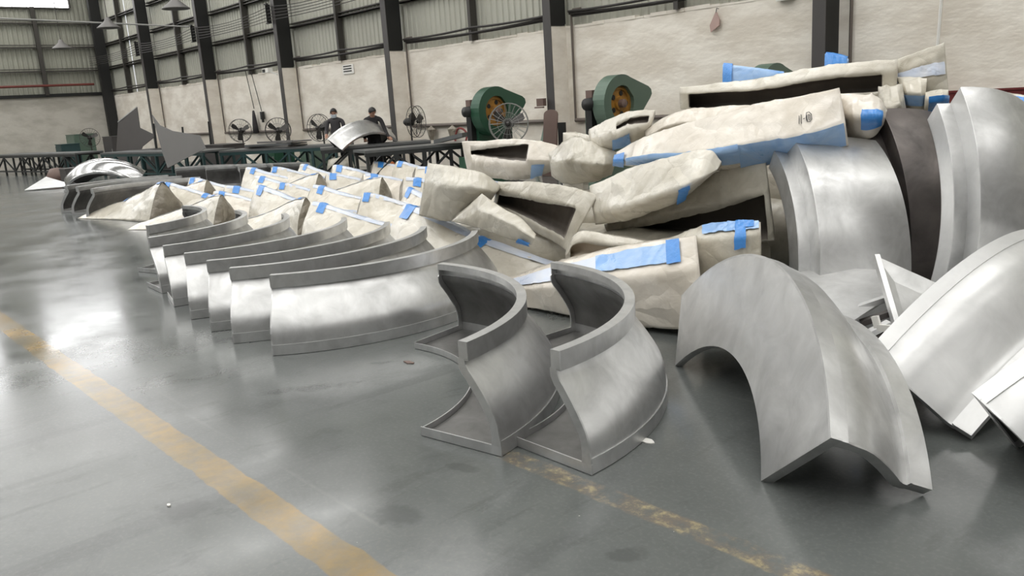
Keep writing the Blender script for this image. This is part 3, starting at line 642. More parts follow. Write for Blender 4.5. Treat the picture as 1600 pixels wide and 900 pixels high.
# hidden support inside the pile
for i, (x, y, z, sx, sy, sz, rz) in enumerate(((-5.6, 5.35, .22, 1.0, .35, .2, .4), (-4.6, 6.2, .35, 1.2, .5, .33, .2), (-3.6, 6.6, .55, 1.3, .45, .52, .1), (-4.0, 5.35, .25, .7, .25, .22, .2), (-2.6, 7.1, .55, 1.0, .4, .52, -.1))):
    SEED[0] += 2
    V = []; F = []; nu, nv = 14, 12
    for a in range(nu + 1):
        for b in range(nv):
            u = -1 + 2 * a / nu; q = 2 * math.pi * b / nv
            c, s = math.cos(q), math.sin(q); r = (abs(c) ** 4 + abs(s) ** 4) ** -.25
            e = (1 - abs(u) ** 6) ** .4 * .25 + .75
            p = Vector((u * sx, c * r * sy * e, s * r * sz * e)); p += disp(p + Vector((i * 3, 0, 0)), .03, SEED[0]); V.append(p)
    for a in range(nu):
        for b in range(nv): F.append((a * nv + b, a * nv + (b + 1) % nv, (a + 1) * nv + (b + 1) % nv, (a + 1) * nv + b))
    F += [tuple(range(nv))[::-1], tuple(range(nu * nv, nu * nv + nv))]
    o = mesh_obj('wrapped_bundle', V, F, M_FILMG, None, True); o.location = (x, y, z + .02); o.rotation_euler = (0, 0, rz)
    tag(o, ['grey wrapped bundle buried under the left end of the pile', 'grey wrapped bundle buried under the open tray', 'tall wrapped bundle buried under the topmost channel', 'low wrapped bundle buried behind the long faded stripe', 'tall wrapped bundle buried at the back right of the pile'][i], 'wrapped panel', G)

# --- wrapped arcs on the floor: tents with one high taped end
def tent_meshes(sd, Lg=1.9, bow=.22, hh=.60):
    st = [(0, hh, .34), (.10, hh * .98, .40), (.3, hh * .80, .46), (.55, hh * .54, .46), (.8, hh * .30, .40), (1., hh * .12, .28)]
    def S(u, s):
        i = 0
        while i < len(st) - 2 and u > st[i + 1][0]: i += 1
        t = (u - st[i][0]) / (st[i + 1][0] - st[i][0]); h = st[i][1] + (st[i + 1][1] - st[i][1]) * t; hw = st[i][2] + (st[i + 1][2] - st[i][2]) * t
        x = u * Lg; y0 = -bow * 4 * u * (1 - u)
        # s 0..1: front foot -> ridge -> rear foot
        if s < .48: q = s / .48; y = -hw + (hw * .94) * q - hw * .10 * math.sin(math.pi * q); z = h * q
        elif s < .52: q = (s - .48) / .04; y = -hw * .06 + hw * .12 * q; z = h
        else: q = (s - .52) / .48; y = hw * .06 + hw * .8 * q ** .8; z = h * (1 - q)
        p = Vector((x, y + y0, max(z, 0)))
        k = min(z / .12, 1.)
        d = disp(p, .03, sd) * k; p += Vector((d.x, d.y, d.z * .6)); p.z = max(p.z, 0)
        return p
    N1, N2 = 34, 34; V = []; F = []
    for a in range(N1 + 1):
        for b in range(N2 + 1): V.append(S(a / N1, b / N2))
    for a in range(N1):
        for b in range(N2):
            q = a * (N2 + 1) + b; F.append((q, q + 1, q + N2 + 2, q + N2 + 1))
    F += [tuple(a * (N2 + 1) for a in range(N1 + 1)) + tuple(a * (N2 + 1) + N2 for a in range(N1, -1, -1))]
    F += [tuple(range(N1 * (N2 + 1), (N1 + 1) * (N2 + 1)))[::-1]]
    def mk(nm, V, F, m):
        me = bpy.data.meshes.new(nm); me.from_pydata([tuple(p) for p in V], [], F); me.materials.append(m)
        me.polygons.foreach_set('use_smooth', [True] * len(me.polygons)); me.update(); return me
    def strip(u0, u1, s0, s1, nm, m, n1, n2, off):
        v = []; f = []
        for a in range(n1 + 1):
            for b in range(n2 + 1):
                u = u0 + (u1 - u0) * a / n1; s = s0 + (s1 - s0) * b / n2; p = S(u, s)
                nn = (S(min(u + .01, 1), s) - S(max(u - .01, 0), s)).cross(S(u, s + .015) - S(u, s - .015)).normalized()
                v.append(p + (nn if nn.z > 0 else -nn) * off)
        for a in range(n1):
            for b in range(n2):
                q = a * (n2 + 1) + b; f.append((q, q + 1, q + n2 + 2, q + n2 + 1))
        return mk(nm, v, f, m)
    out = [('film', mk('film', V, F, random.choice([M_FILM, M_FILMB, M_FILM])))]
    # dull end cap: bulging sheet over the high end
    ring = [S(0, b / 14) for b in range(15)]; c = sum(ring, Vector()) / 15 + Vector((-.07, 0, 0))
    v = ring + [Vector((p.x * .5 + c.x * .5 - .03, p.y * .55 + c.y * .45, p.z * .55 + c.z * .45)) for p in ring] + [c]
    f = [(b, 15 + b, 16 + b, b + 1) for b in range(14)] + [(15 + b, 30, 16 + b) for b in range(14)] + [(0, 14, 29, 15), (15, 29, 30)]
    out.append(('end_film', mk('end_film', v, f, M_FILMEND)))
    out.append(('pale_blue_strip', strip(.02, .9, .445, .53, 'pale_blue_strip', M_TAPEL, 20, 5, .006)))
    u0 = random.uniform(.01, .10); out.append(('blue_tape', strip(u0, u0 + .065, .38, .535, 'blue_tape', M_TAPE, 4, 8, .010)))
    if random.random() < .35:
        u1 = random.uniform(.35, .6); out.append(('blue_tape', strip(u1, u1 + .05, .40, .6, 'blue_tape', M_TAPE, 4, 6, .010)))
    return out
TENTS = [tent_meshes(11 * k + 3, bow=random.uniform(.1, .4), hh=random.uniform(.49, .57)) for k in range(6)]
def tent(px, py, dirdeg, k, label, z=.53, s=1., ln=1.):
    p = atz(px, py, z)
    s *= random.uniform(.94, 1.1); dirdeg += random.uniform(-12, 12)
    r = thing('wrapped_arc', label, 'wrapped panel', (p.x, p.y, .004), dirdeg * D2R, 'wrapped arcs laid out on the floor'); r.scale = (s * ln, s, s)
    for nm, me in TENTS[k % 6]: link(nm, me, r)
    return r
# (peak pixel of the taped high end, heading of the falling ridge)
TB = [(632, 330, 5, 'with its long ridge running under the pile, nearest the camera'), (487, 312, 36, 'directly behind the middle of the nested row'), (567, 299, 36, 'with ridge ending beneath the squarish bag'), (487, 288, 34, 'behind the one at the middle of the nested row'), (402, 296, 40, 'just behind the fifth nested arc, low left of centre'), (333, 294, 36, 'just behind the last nested arc'), (256, 288, 46, 'at the left end, beside the open metal arcs'), (352, 288, 36, 'second row, left of centre'), (436, 282, 28, 'third row, left of centre'), (630, 280, 36, 'third row, just left of the pile'), (636, 293, 28, 'second row, just left of the pile'), (567, 272, 46, 'fourth row, right of centre'), (510, 273, 40, 'fourth row, centre'), (398, 273, 36, 'fourth row, left of centre'), (425, 262, 34, 'rear row, left'), (470, 256, 34, 'rear row, centre by the truss table'), (521, 262, 46, 'rear row, right of centre'), (583, 254, 36, 'rear row, below the standing worker'), (620, 254, 36, 'rear row, right, under the truss table'), (650, 262, 46, 'last before the pile in the rear row'), (297, 278, 46, 'at the far left back corner'), (385, 264, 34, 'rear row, far left')]
for i, (px, py, hd, wh) in enumerate(TB):
    tent(px, py, hd, i, 'film wrapped arc ' + wh, ln=1.4 if i == 0 else 1.)
TA = [(253, 287, 193, 'spread wide beside the three open arcs, grey end toward camera'), (346, 303, 205, 'with tall grey end facing the last nested arcs'), (478, 312, 208, 'with tall grey end behind the third and fourth nested arcs'), (325, 283, 205, 'small grey rounded end in the left back'), (500, 276, 210, 'grey rounded end in the centre back'), (597, 276, 210, 'tall grey end left of the pile, second row')]
for i, (px, py, hd, wh) in enumerate(TA):
    tent(px, py, hd, i + 2, 'film wrapped arc ' + wh, z=.61 if i == 0 else .52, s=1.12 if i == 0 else 1.)

# ================================================================== LOOSE METAL BITS BY THE ARCH
def plate(name, label, pts, th, m, cat='metal sheet', edge=None, group=None):
    pts = [Vector(p) for p in pts]; nn = (pts[1] - pts[0]).cross(pts[2] - pts[0]).normalized()
    if nn.z < 0: nn = -nn
    c = sum(pts, Vector()) / len(pts); k = len(pts)
    v = [p - c for p in pts] + [p - c - nn * th for p in pts]
    o = mesh_obj(name, v, [tuple(range(k)), tuple(range(k, 2 * k))[::-1]] + [(i, (i + 1) % k, k + (i + 1) % k, k + i) for i in range(k)], m)
    o.location = c; tag(o, label, cat, group)
    if edge:
        a, b = pts[edge[0]] - c, pts[edge[1]] - c
        MB().bar(a, b, .028, .04).build('folded_edge', M_METALW, o)
    return o
plate('metal_sheet', 'flat grey metal sheet lying behind the large arch', [at(1238, 416, 4.9), at(1374, 421, 5.0), at(1392, 462, 4.62), at(1335, 500, 4.2), at(1250, 470, 4.3)], .012, M_METAL)
plate('triangular_sheet', 'triangular dark metal sheet with white folded edge beside the pale arch', [at(1369, 400, 4.5), at(1474, 447, 4.75), at(1440, 500, 4.5), at(1400, 506, 4.3)], .012, M_METAL, edge=(0, 3))
br = thing('angle_bracket', 'small white angle bracket in the gap behind the large arch', 'bracket', at(1372, 512, 4.15))
b0 = at(1372, 512, 4.15)
MB().bar((0, 0, 0), at(1367, 494, 4.15) - b0, .02, .035).build('short_leg', M_WHITE, br)
MB().bar((0, 0, 0), at(1397, 514, 4.1) - b0, .02, .035).build('long_leg', M_WHITE, br)
for i, (px, py, px2, py2, Y) in enumerate(((1338, 482, 1392, 464, 4.4), (1345, 505, 1398, 486, 4.3), (1352, 524, 1390, 505, 4.2), (1345, 532, 1385, 522, 4.2))):
    tag(MB().bar(at(px, py, Y), at(px2, py2, Y + .1), .05, .03).build('metal_offcut', M_DARKMET if i % 2 else M_METAL), ['grey metal offcut strip, topmost in the gap behind the large arch', 'dark metal offcut strip, second down in the gap behind the arch', 'grey metal offcut strip, third down in the gap behind the arch', 'dark metal offcut strip, lowest in the gap behind the arch'][i], 'metal offcut', 'offcuts behind the arch')
# small litter on the floor
def scrap(name, label, p, r, m, seed):
    V = []; F = []
    for a in range(9):
        q = 2 * math.pi * a / 9; rr = r * (.6 + .6 * noise.noise(Vector((a * 1.7, seed, 0))) + .3)
        V.append(Vector((rr * math.cos(q), rr * .6 * math.sin(q), .006 + .012 * abs(noise.noise(Vector((a, seed, 3)))))))
    V.append(Vector((0, 0, .007)))
    V += [Vector((v.x, v.y, .001)) for v in V[:9]]
    F = [(a, (a + 1) % 9, 9) for a in range(9)] + [(a + 10, (a + 1) % 9 + 10, (a + 1) % 9, a) for a in range(9)] + [tuple(range(18, 9, -1))]
    o = mesh_obj(name, V, F, m); o.location = p; return tag(o, label, 'scrap')
scrap('paper_scrap', 'crumpled white paper scrap on floor beside the right open arc', atz(1012, 690), .045, M_WHITE, 1)
scrap('paint_chip', 'tiny white chip on the floor left of the yellow line', atz(264, 790), .014, M_WHITE, 5)
scrap('wood_chip', 'small dark brown chip on the floor in front of the nested row', atz(640, 567), .045, M_RUST, 8)

# ================================================================== FAR LEFT FLOOR
plate('metal_sheet', 'thin bent grey sheet lying on the floor at far left', [atz(38, 297, .03), atz(72, 276, .25), atz(106, 286, .12), atz(104, 291, .05)], .02, M_METALW)
tag(MB().box(-.35, .35, -.25, .25, 0, .45).box(-.33, .33, -.27, .27, .4, .43).build('tool_box', M_COLD), 'squat dark grey box on floor behind the bent sheet', 'box').location = atz(115, 285)
tag(MB().lathe([(0, 0), (.3, 0), (.34, .2), (.2, .42), (0, .45)], 12).build('brown_sack', M_RUST, smooth=True), 'small brown sack slumped beside the dark grey box', 'sack').location = atz(92, 284)
tag(MB().bar((-1.6, 0, .06), (1.9, .5, .06), .12, .12).build('floor_beam', M_TABLE), 'long dark steel bar lying on the floor at far left', 'steel bar').location = atz(110, 272)
tag(MB().bar((-2.2, -.6, .06), (2.2, .5, .06), .12, .12).build('floor_beam', M_TABTOP), 'long grey steel bar lying on floor in front of the truss tables', 'steel bar').location = atz(300, 270)

# ================================================================== TRUSS TABLES
def truss_table(label, P, Qp, wid, h=.8, m=M_TABLE, tm=M_TABTOP, bays=4):
    P = Vector((P[0], P[1], 0)); Qp = Vector((Qp[0], Qp[1], 0)); d = Qp - P; Lg = d.length
    t = thing('truss_table', label, 'table', P, math.atan2(d.y, d.x), 'truss tables')
    MB().box(0, Lg, 0, wid, h - .05, h).build('table_top', tm, t)
    for y in (.04, wid - .04):
        MB().box(0, Lg, y - .03, y + .03, h - .13, h - .05).build('top_rail', m, t)
        MB().box(0, Lg, y - .025, y + .025, .12, .17).build('bottom_rail', m, t)
        for i in range(bays + 1):
            x = .05 + (Lg - .1) * i / bays
            MB().box(x - .03, x + .03, y - .03, y + .03, 0, h - .13).build('leg', m, t)
            if i < bays:
                x2 = .05 + (Lg - .1) * (i + 1) / bays
                a, b = ((x, y, .15), (x2, y, h - .13)) if i % 2 == 0 else ((x, y, h - .13), (x2, y, .15))
                MB().bar(a, b, .045, .045).build('brace', m, t)
    return t
def atzt(px, py): p = atz(px, py, .8); return p.x, p.y
truss_table('dark truss table nearest the pile with grey top, under the wall pipe', (-14.46, 9.07), (-13.75, 11.5), .9, bays=4)
truss_table('dark truss table in front of the two workers', (-17.4, 9.72), (-16.15, 12.0), .9, bays=4)
truss_table('long dark truss table left of the workers, sheets stacked on it', (-21.5, 9.0), (-18.6, 10.85), 1.0, m=M_TEAL, bays=5)
truss_table('dark truss table under the large grey plates', (-29.0, 8.2), (-22.6, 9.0), 1.0, m=M_TEAL, bays=7)
truss_table('dark truss table at the far left against the end wall', (-38.5, 6.9), (-31.5, 8.1), 1.0, m=M_TABLE, bays=8)
# things on and around the tables
for i, (x, y, z, a, s, mm) in enumerate(((-20.6, 10.2, .81, .3, 1.0, M_PLATE), (-20.5, 10.15, .86, .42, .95, M_TABTOP), (-20.3, 10.3, .92, .2, .9, M_PLATE))):
    o = MB().box(-.8 * s, .8 * s, -.35 * s, .35 * s, 0, .03).box(-.8 * s, .8 * s, -.36 * s, -.33 * s, 0, .05).build('stacked_sheet', mm)
    o.location = (x, y, z); o.rotation_euler = (0, 0, a); tag(o, ['bottom', 'middle', 'top'][i] + ' metal sheet of the stack on the long truss table', 'metal sheet', 'sheets stacked on the table')
arc_tab = arc_piece('curved metal arch panel resting on the table before the two workers', *(lambda mt: (mt[0] * .87, mt[1] + Vector((0, 0, .80))))(arch_pose(-17.45, 10.1, 96 * D2R)), m=M_METAL)
# upright plates and cabinets at the left
def upright(label, px, Y, th=.02, m=M_PLATE, bright=None):
    pts = [at(x, y, Y) for x, y, dy in px]
    for q in pts: q.y += (q.z - .8) * .2
    return plate('leaning_plate', label, pts, th, m, 'metal plate', edge=bright)
upright('dark angular plate with bright upper edge standing at the far left', [(176, 191, .0), (201, 168, .3), (212, 200, .3), (240, 212, .2), (222, 229, 0), (216, 258, -.2), (186, 258, -.2)], 10.2, m=M_COLD, bright=(0, 1))
upright('large grey plate leaning on the dark truss table', [(225, 180, .5), (240, 196, .5), (262, 205, .4), (306, 212, .3), (319, 232, 0), (290, 248, -.3), (266, 262, -.6), (254, 240, -.2)], 8.0)
def cabinet(name, label, loc, sx, sy, sz, m, rz=0):
    t = thing(name, label, 'cabinet', loc, rz)
    MB().box(-sx / 2, sx / 2, -sy / 2, sy / 2, .06, sz).build('body', m, t)
    MB().box(-sx / 2 - .02, sx / 2 + .02, -sy / 2 - .02, sy / 2 + .02, sz, sz + .03).build('top', m, t)
    MB().box(-sx / 2 + .03, sx / 2 - .03, -sy / 2 - .02, -sy / 2, .12, sz - .05).build('door', m, t)
    MB().box(sx / 2 - .12, sx / 2 - .09, -sy / 2 - .05, -sy / 2 - .02, sz * .5, sz * .5 + .15).build('handle', M_WIREL, t)
    for a in (-1, 1):
        for b in (-1, 1): MB().box(a * (sx / 2 - .05) - .02, a * (sx / 2 - .05) + .02, b * (sy / 2 - .05) - .02, b * (sy / 2 - .05) + .02, 0, .06).build('foot', m, t)
    return t
p = at(107, 235, 9.6); cabinet('machine_cabinet', 'dark teal cabinet standing behind the far left table', (p.x, 9.6, 0), .9, .7, 1.0, M_TEAL)
p = at(145, 235, 10.6); cabinet('machine_cabinet', 'tall grey-green cabinet at the far end wall below a fan', (p.x - 1.5, 10.6, 0), 1.3, .8, 1.35, M_GREEN2)
p = at(175, 235, 10.6); cabinet('machine_cabinet', 'dark grey tall cabinet beside the angular plate', (p.x, 10.9, 0), 1.2, .8, 1.2, M_COLD)
p = at(235, 245, 9.9); cabinet('machine_cabinet', 'low dark cabinet behind the truss table near the angular plate', (p.x, 10.1, 0), 1.2, .7, .75, M_COLD)
p = at(330, 225, 10.8); cabinet('machine_cabinet', 'low dark workbench cabinet below the hanging coat', (p.x, 11.2, 0), 1.6, .7, .8, M_COLD)
p = at(415, 245, 11.0); cabinet('machine_cabinet', 'green welding cabinet under the long truss table', (p.x, 11.4, 0), .9, .6, .62, M_GREEN)
p = at(470, 245, 11.5); cabinet('machine_cabinet', 'grey cabinet behind the long truss table near the third column', (p.x, 12.0, 0), .8, .6, .68, M_GREEN2)
# bucket, sacks, coil
def bucket(label, loc, m, r=.2, h=.34):
    t = thing('bucket', label, 'bucket', loc)
    MB().lathe([(0, .01), (r * .8, 0), (r, h), (r * .95, h), (r * .77, .03), (0, .03)], 18).build('shell', m, t, True)
    MB().tube([(r * math.cos(q), 0, h + r * .8 * math.sin(q)) for q in [math.pi * j / 10 for j in range(11)]], .008, 5).build('handle', M_WIRE, t)
    return t
p = at(607, 240, 10.9); bucket('orange bucket on the floor under the table before the workers', (p.x, 10.9, .0), M_ORANGE, .2, .38)
p = at(470, 250, 9.9)
tag(MB().lathe([(0, 0), (.3, .02), (.36, .2), (.3, .42), (.12, .5), (0, .5)], 14).build('sack', M_FILMG, smooth=True), 'grey sack on the floor below the long truss table', 'sack').location = (p.x, 11.0, 0)

# ================================================================== FANS
def make_fan(label, loc, rz, h=1.2, wire=M_WIRE, blade=M_WIRE):
    t = thing('pedestal_fan', label, 'fan', loc, rz, 'pedestal fans')
    c = Vector((0, 0, h)); Rr = .38
    cage = MB()
    for y, r in ((-.10, Rr), (.02, Rr), (-.14, Rr * .55), (-.15, Rr * .25)):
        cage.tube([c + Vector((r * math.cos(q), y, r * math.sin(q))) for q in [2 * math.pi * j / 28 for j in range(28)]], .009 if r == Rr else .004, 5, closed=True)
    for j in range(22):
        q = 2 * math.pi * j / 22; e = Vector((math.cos(q), 0, math.sin(q)))
        cage.tube([c + e * .06 + Vector((0, -.155, 0)), c + e * Rr * .6 + Vector((0, -.14, 0)), c + e * Rr + Vector((0, -.10, 0)), c + e * Rr + Vector((0, .02, 0)), c + e * Rr * .5 + Vector((0, .06, 0)), c + e * .07 + Vector((0, .07, 0))], .0035, 4)
    cage.build('wire_cage', wire, t)
    for j in range(3):
        q = 2 * math.pi * j / 3 + .4; e = Vector((math.cos(q), 0, math.sin(q))); f = Vector((-math.sin(q), 0, math.cos(q)))
        v = []
        for s_, wd in ((.05, .035), (.16, .075), (.27, .10), (.33, .07)):
            for g in (-1, 1):
                for yy in (-.004, .004): v.append(c + e * s_ + f * wd * g * .8 + Vector((0, -.045 + g * .03 + yy, 0)))
        fcs = []
        for i in range(3):
            b = i * 4; fcs += [(b, b + 4, b + 6, b + 2), (b + 1, b + 3, b + 7, b + 5), (b, b + 1, b + 5, b + 4), (b + 2, b + 6, b + 7, b + 3)]
        fcs += [(0, 2, 3, 1), (12, 13, 15, 14)]
        mesh_obj('blade', v, fcs, blade, t)
    mx = Matrix.Translation(c) @ Matrix.Rotation(-Q, 4, 'X')
    MB().lathe([(0, -.02), (.05, -.02), (.055, .02), (.055, .06), (0, .07)], 14, Matrix.Translation(c + Vector((0, -.09, 0))) @ Matrix.Rotation(Q, 4, 'X')).build('hub', blade, t, True)
    MB().lathe([(0, 0), (.085, 0), (.1, .05), (.09, .2), (.05, .25), (0, .25)], 16, Matrix.Translation(c + Vector((0, .05, 0))) @ mx.to_3x3().to_4x4()).build('motor', M_BLACKP, t, True)
    MB().tube([(0, .12, 0.05), (0, .12, h - .03)], .022, 8).build('pole', wire, t)
    MB().lathe([(0, 0), (.24, 0), (.24, .03), (.06, .06), (0, .06)], 18, Matrix.Translation((0, .12, 0))).build('base', M_BLACKP, t, True)
    return t
make_fan('pale pedestal fan in front of the left green press', (at(795, 190, 10.9).x, 10.9, 0), 40 * D2R, 1.18, M_WIREL)
make_fan('dark pedestal fan beside the masked worker', (at(500, 200, 12.0).x, 12.0, 0), 22 * D2R, 1.2)
make_fan('dark pedestal fan left of the third column', (at(435, 205, 11.9).x, 11.9, 0), 55 * D2R, 1.17)
make_fan('dark pedestal fan left of the hanging coat', (at(376, 205, 12.2).x, 12.2, 0), 50 * D2R, 1.2)
make_fan('dark pedestal fan edge-on by the column behind the workers', (at(648, 190, 12.1).x, 12.1, 0), 115 * D2R, 1.25)
make_fan('dark pedestal fan before the far end wall', (-37.6, 10.35, 0), 75 * D2R, 1.22)

# ================================================================== PRESSES
def make_press(label, X, Y, m, h=1.42, motor=M_BLACKP):
    t = thing('punch_press', label, 'machine', (X, Y, 0), 0, 'green punch presses')
    r = .48
    # teardrop guard in the YZ plane: round toward the camera, tapering to the wall
    tip = (1.02, .10); poly = []
    a0, a1 = 62, 298
    for q in range(25):
        a = (a0 + (a1 - a0) * q / 24) * D2R; poly.append((r * math.cos(a), r * math.sin(a)))
    poly += [(.30, -.40), (.52, -.16), (.74, .06), (.79, .13), (.77, .21), (.70, .26)]
    ring_o = poly; k = len(poly)
    def yz(p, x): return Vector((x, p[0], h + p[1]))
    V = [yz(p, .0) for p in poly] + [yz(p, .26) for p in poly]; F = [tuple(range(k))] + [(i, k + i, k + (i + 1) % k, (i + 1) % k) for i in range(k)]
    # front face with a round opening
    n2 = k; hole = []
    for i, p in enumerate(poly):
        a = math.atan2(p[1], p[0]); hole.append((.30 * math.cos(a), .30 * math.sin(a)))
    V += [yz(p, .26) for p in hole] + [yz(p, .14) for p in hole]
    F += [(k + i, 2 * k + i, 2 * k + (i + 1) % k, k + (i + 1) % k) for i in range(k)] + [(2 * k + i, 3 * k + i, 3 * k + (i + 1) % k, 2 * k + (i + 1) % k) for i in range(k)]
    mesh_obj('guard', V, F, m, t)
    fw = thing('tmp', None, None); bpy.data.objects.remove(fw)
    ax = Matrix.Translation((.14, 0, h)) @ Matrix.Rotation(Q, 4, 'Y')
    w_ = MB().lathe([(.0, 0), (.295, 0), (.295, .05), (.24, .06), (.23, .03), (.12, .03), (.11, .07), (0, .07)], 28, ax).build('flywheel', M_WHEEL, t)
    for j in range(5):
        a = 2 * math.pi * j / 5; c = Vector((.175, .18 * math.cos(a), h + .18 * math.sin(a)))
        MB().lathe([(0, 0), (.045, 0), (.045, .006), (0, .006)], 12, Matrix.Translation(c) @ Matrix.Rotation(Q, 4, 'Y')).build('hole', M_BLACKP, w_)
    MB().lathe([(0, 0), (.07, 0), (.07, .1), (.03, .12), (0, .12)], 14, Matrix.Translation((.2, 0, h)) @ Matrix.Rotation(Q, 4, 'Y')).build('shaft_end', M_RUST, w_)
    MB().box(-.36, -.02, -.28, .62, .72, h + .1).box(-.36, -.02, .15, .62, .0, .8).box(-.45, .02, -.55, .7, 0, .14).box(-.45, .02, -.5, .45, .14, .55).build('frame', m, t)
    MB().box(-.24, -.1, -.40, -.28, .75, h).build('ram', M_BLACKP, t)
    MB().lathe([(0, 0), (.1, 0), (.11, .06), (.1, .2), (0, .22)], 14, Matrix.Translation((-.08, -.36, h + .02)) @ Matrix.Rotation(Q, 4, 'X')).build('crank_cap', motor, t, True)
    MB().box(-.2, -.06, -.42, -.3, h + .1, h + .25).build('oil_box', M_RUST, t)
    MB().lathe([(0, 0), (.14, 0), (.14, .4), (0, .4)], 14, Matrix.Translation((-.4, .7, h + .1)) @ Matrix.Rotation(Q, 4, 'Y')).build('motor', motor, t)
    return t
make_press('dark green press with yellow flywheel behind the pale fan', at(764, 178, 11.0).x, 11.0, M_GREEN, 1.42)
make_press('grey-green press with yellow flywheel right of the column', at(955, 160, 11.0).x, 11.0, M_GREEN2, 1.44)
make_press('grey-green press whose top just shows above the pile', at(1190, 140, 11.4).x, 11.4, M_GREEN2, 1.42)

# ================================================================== WALL FITTINGS
def pendant(label, loc):
    t = thing('pendant_lamp', label, 'lamp', loc, 0, 'pendant lamps')
    MB().lathe([(.03, .34), (.09, .3), (.11, .22), (.36, .02), (.37, 0), (.35, .0), (.1, .2), (.03, .25)], 24).build('shade', M_PLATE, t, True)
    MB().lathe([(0, .04), (.05, .06), (.06, .12), (.03, .2), (0, .2)], 12).build('bulb', M_WHITE, t, True)
    MB().tube([(0, 0, .3), (0, 0, ZR - loc[2])], .012, 5).build('cord', M_CABLE, t)
    return t
for px, py, Y, lb in ((275, 14, 9.2, 'pendant lamp hanging nearest, top left of the side wall'), (170, 44, 9.4, 'pendant lamp hanging before the corner of the hall'), (97, 76, 9.6, 'pendant lamp hanging farthest, before the end wall')):
    p = at(px, py, Y); pendant(lb, tuple(p))
c = thing('security_camera', 'white security camera on the third column', 'camera', (-25.05, 12.5, 2.98))
MB().box(-.3, .1, -.1, .06, -.02, .12).build('housing', M_WHITE, c); MB().box(-.26, -.1, -.115, -.1, .0, .09).build('lens', M_BLACKP, c); MB().bar((.05, 0, .0), (.3, .1, -.1), .04).build('arm', M_WHITE, c)
s = thing('wall_notice', 'small white notice with dark lines high on the wall', 'sign', (-21.3, YW - .03, 2.66))
MB().box(-.3, .3, 0, .02, 0, .26).build('board', M_WHITE, s)
for z in (.06, .13, .2): MB().box(-.24, .2, -.006, 0, z, z + .03).build('text_line', M_BLACKP, s)
for i, (x0, x1, z1) in enumerate(((-27.9, -27.55, 1.9), (-27.5, -27.0, 1.8))):
    tag(MB().tube([(x0, YW - .08, 3.25), (x1, YW - .1, z1)], .014, 5).build('wall_cable', M_CABLE), ['cord hanging down the wall to the dark coat', 'cord hanging down the wall to the small black plug'][i], 'cord', 'cords hanging on the wall')
V = MB().lathe([(0, .8), (.06, .78), (.1, .6), (.15, .3), (.17, .02), (0, 0)], 12); V.v = [Vector((p.x, p.y * .5, p.z)) for p in V.v]
tag(V.build('hanging_coat', M_CLOTHB, smooth=True), 'dark coat hanging on the white wall above the pipe', 'coat').location = (-27.55, YW - .14, 1.05)
tag(MB().box(-.07, .07, -.05, .05, 0, .26).box(-.04, .04, -.03, .03, -.1, 0).build('hanging_plug', M_BLACKP), 'small black plug box hanging on a cord by the coat', 'plug').location = (-26.98, YW - .1, 1.52)
d = thing('wall_dustpan', 'dusty pink dustpan hanging on hook on the white wall', 'dustpan', (-8.83, YW - .05, 2.57))
MB().prism([(-.1, .12), (-.08, 0), (.1, .1), (.1, .2), (.05, .33), (.02, .33)], 0, .025, xz((0, 0, 0), (1, 0, 0), (0, 0, 1))).build('pan', M_PINK, d)
MB().tube([(.03, -.02, .32), (.05, -.02, .40), (.09, -.02, .38)], .008, 5).build('hook', M_BLACKP, d)
e = thing('wall_device', 'white wall speaker box cut by the top edge of the picture', 'device', (-7.45, YW - .08, 2.93))
MB().box(-.14, .14, -.05, .08, 0, .2).build('case', M_WHITE, e); MB().box(-.11, .11, -.06, -.05, .03, .18).build('screen', M_BLACKP, e)
tag(MB().tube([(-5.02, YW - .1, 1.4), (-4.9, YW - .1, 5.0)], .022, 6).build('white_pole', M_WHITE), 'thin white pole leaning on the wall at upper right', 'pole')
tag(MB().box(-2.2, 2.6, 0, .03, 0, 1.1).box(-2.2, 2.6, -.02, 0, 1.08, 1.11).build('red_banner', M_RED), 'dark red banner low on the wall at the right edge', 'banner').location = (-3.4, YW - .12, .23)
bb = thing('leaning_board', 'brown board with rounded top leaning on the column between presses', 'board', (-12.42, 12.25, 0))
V = [(-.2, 0), (.2, 0), (.2, 1.28)] + [(.2 * math.cos(q), 1.28 + .1 * math.sin(q)) for q in [math.pi * j / 8 for j in range(1, 8)]] + [(-.2, 1.28)]
MB().prism(V, 0, .03, xz((0, 0, 0), (1, 0, 0), (0, .12, 1))).build('panel', M_RUST, bb)
MB().box(.22, .4, .1, .16, 0, 1.1).build('strip', M_BLACKP, bb)
tag(MB().bar((0, 0, 0), (.1, .35, 1.2), .12, .04).build('leaning_plank', M_GREEN2), 'narrow grey-green plank leaning on wall between fan and brown board', 'plank').location = (at(829, 215, 12.5).x, 12.6, 0)
tag(MB().bar((0, 0, 0), (.12, .3, 1.05), .05, .03).build('leaning_plank', M_BLACKP), 'thin dark strip leaning on wall just left of the brown board', 'plank').location = (-13.0, 12.6, 0)
sw = thing('switch_box', 'small brown switch box on the column between the presses', 'switch', (-12.85, 12.55, 1.45))
MB().box(-.1, .1, -.05, .05, 0, .16).build('case', M_RUST, sw); MB().box(-.16, .08, -.06, .0, -.04, -.01).build('shelf', M_RUST, sw)
for i, (px, lb) in enumerate(((670, 'left pale bag hanging from the low wall pipe'), (703, 'right pale bag hanging from the low wall pipe'))):
    V = MB().lathe([(.02, .36), (.07, .33), (.15, .27), (.12, .12), (.05, 0), (0, 0)], 12); V.v = [Vector((p.x + .05 * noise.noise(p * 7), p.y * .6, p.z)) for p in V.v]
    tag(V.build('hanging_bag', M_FILMEND, smooth=False), lb, 'bag', 'bags on the wall pipe').location = (at(px, 200, 12.9).x, 12.97, .74)
co = thing('cable_coil', 'dark red cable coil hanging on the wall left of the green press', 'cable', (at(720, 212, 12.6).x, 12.6, .82))
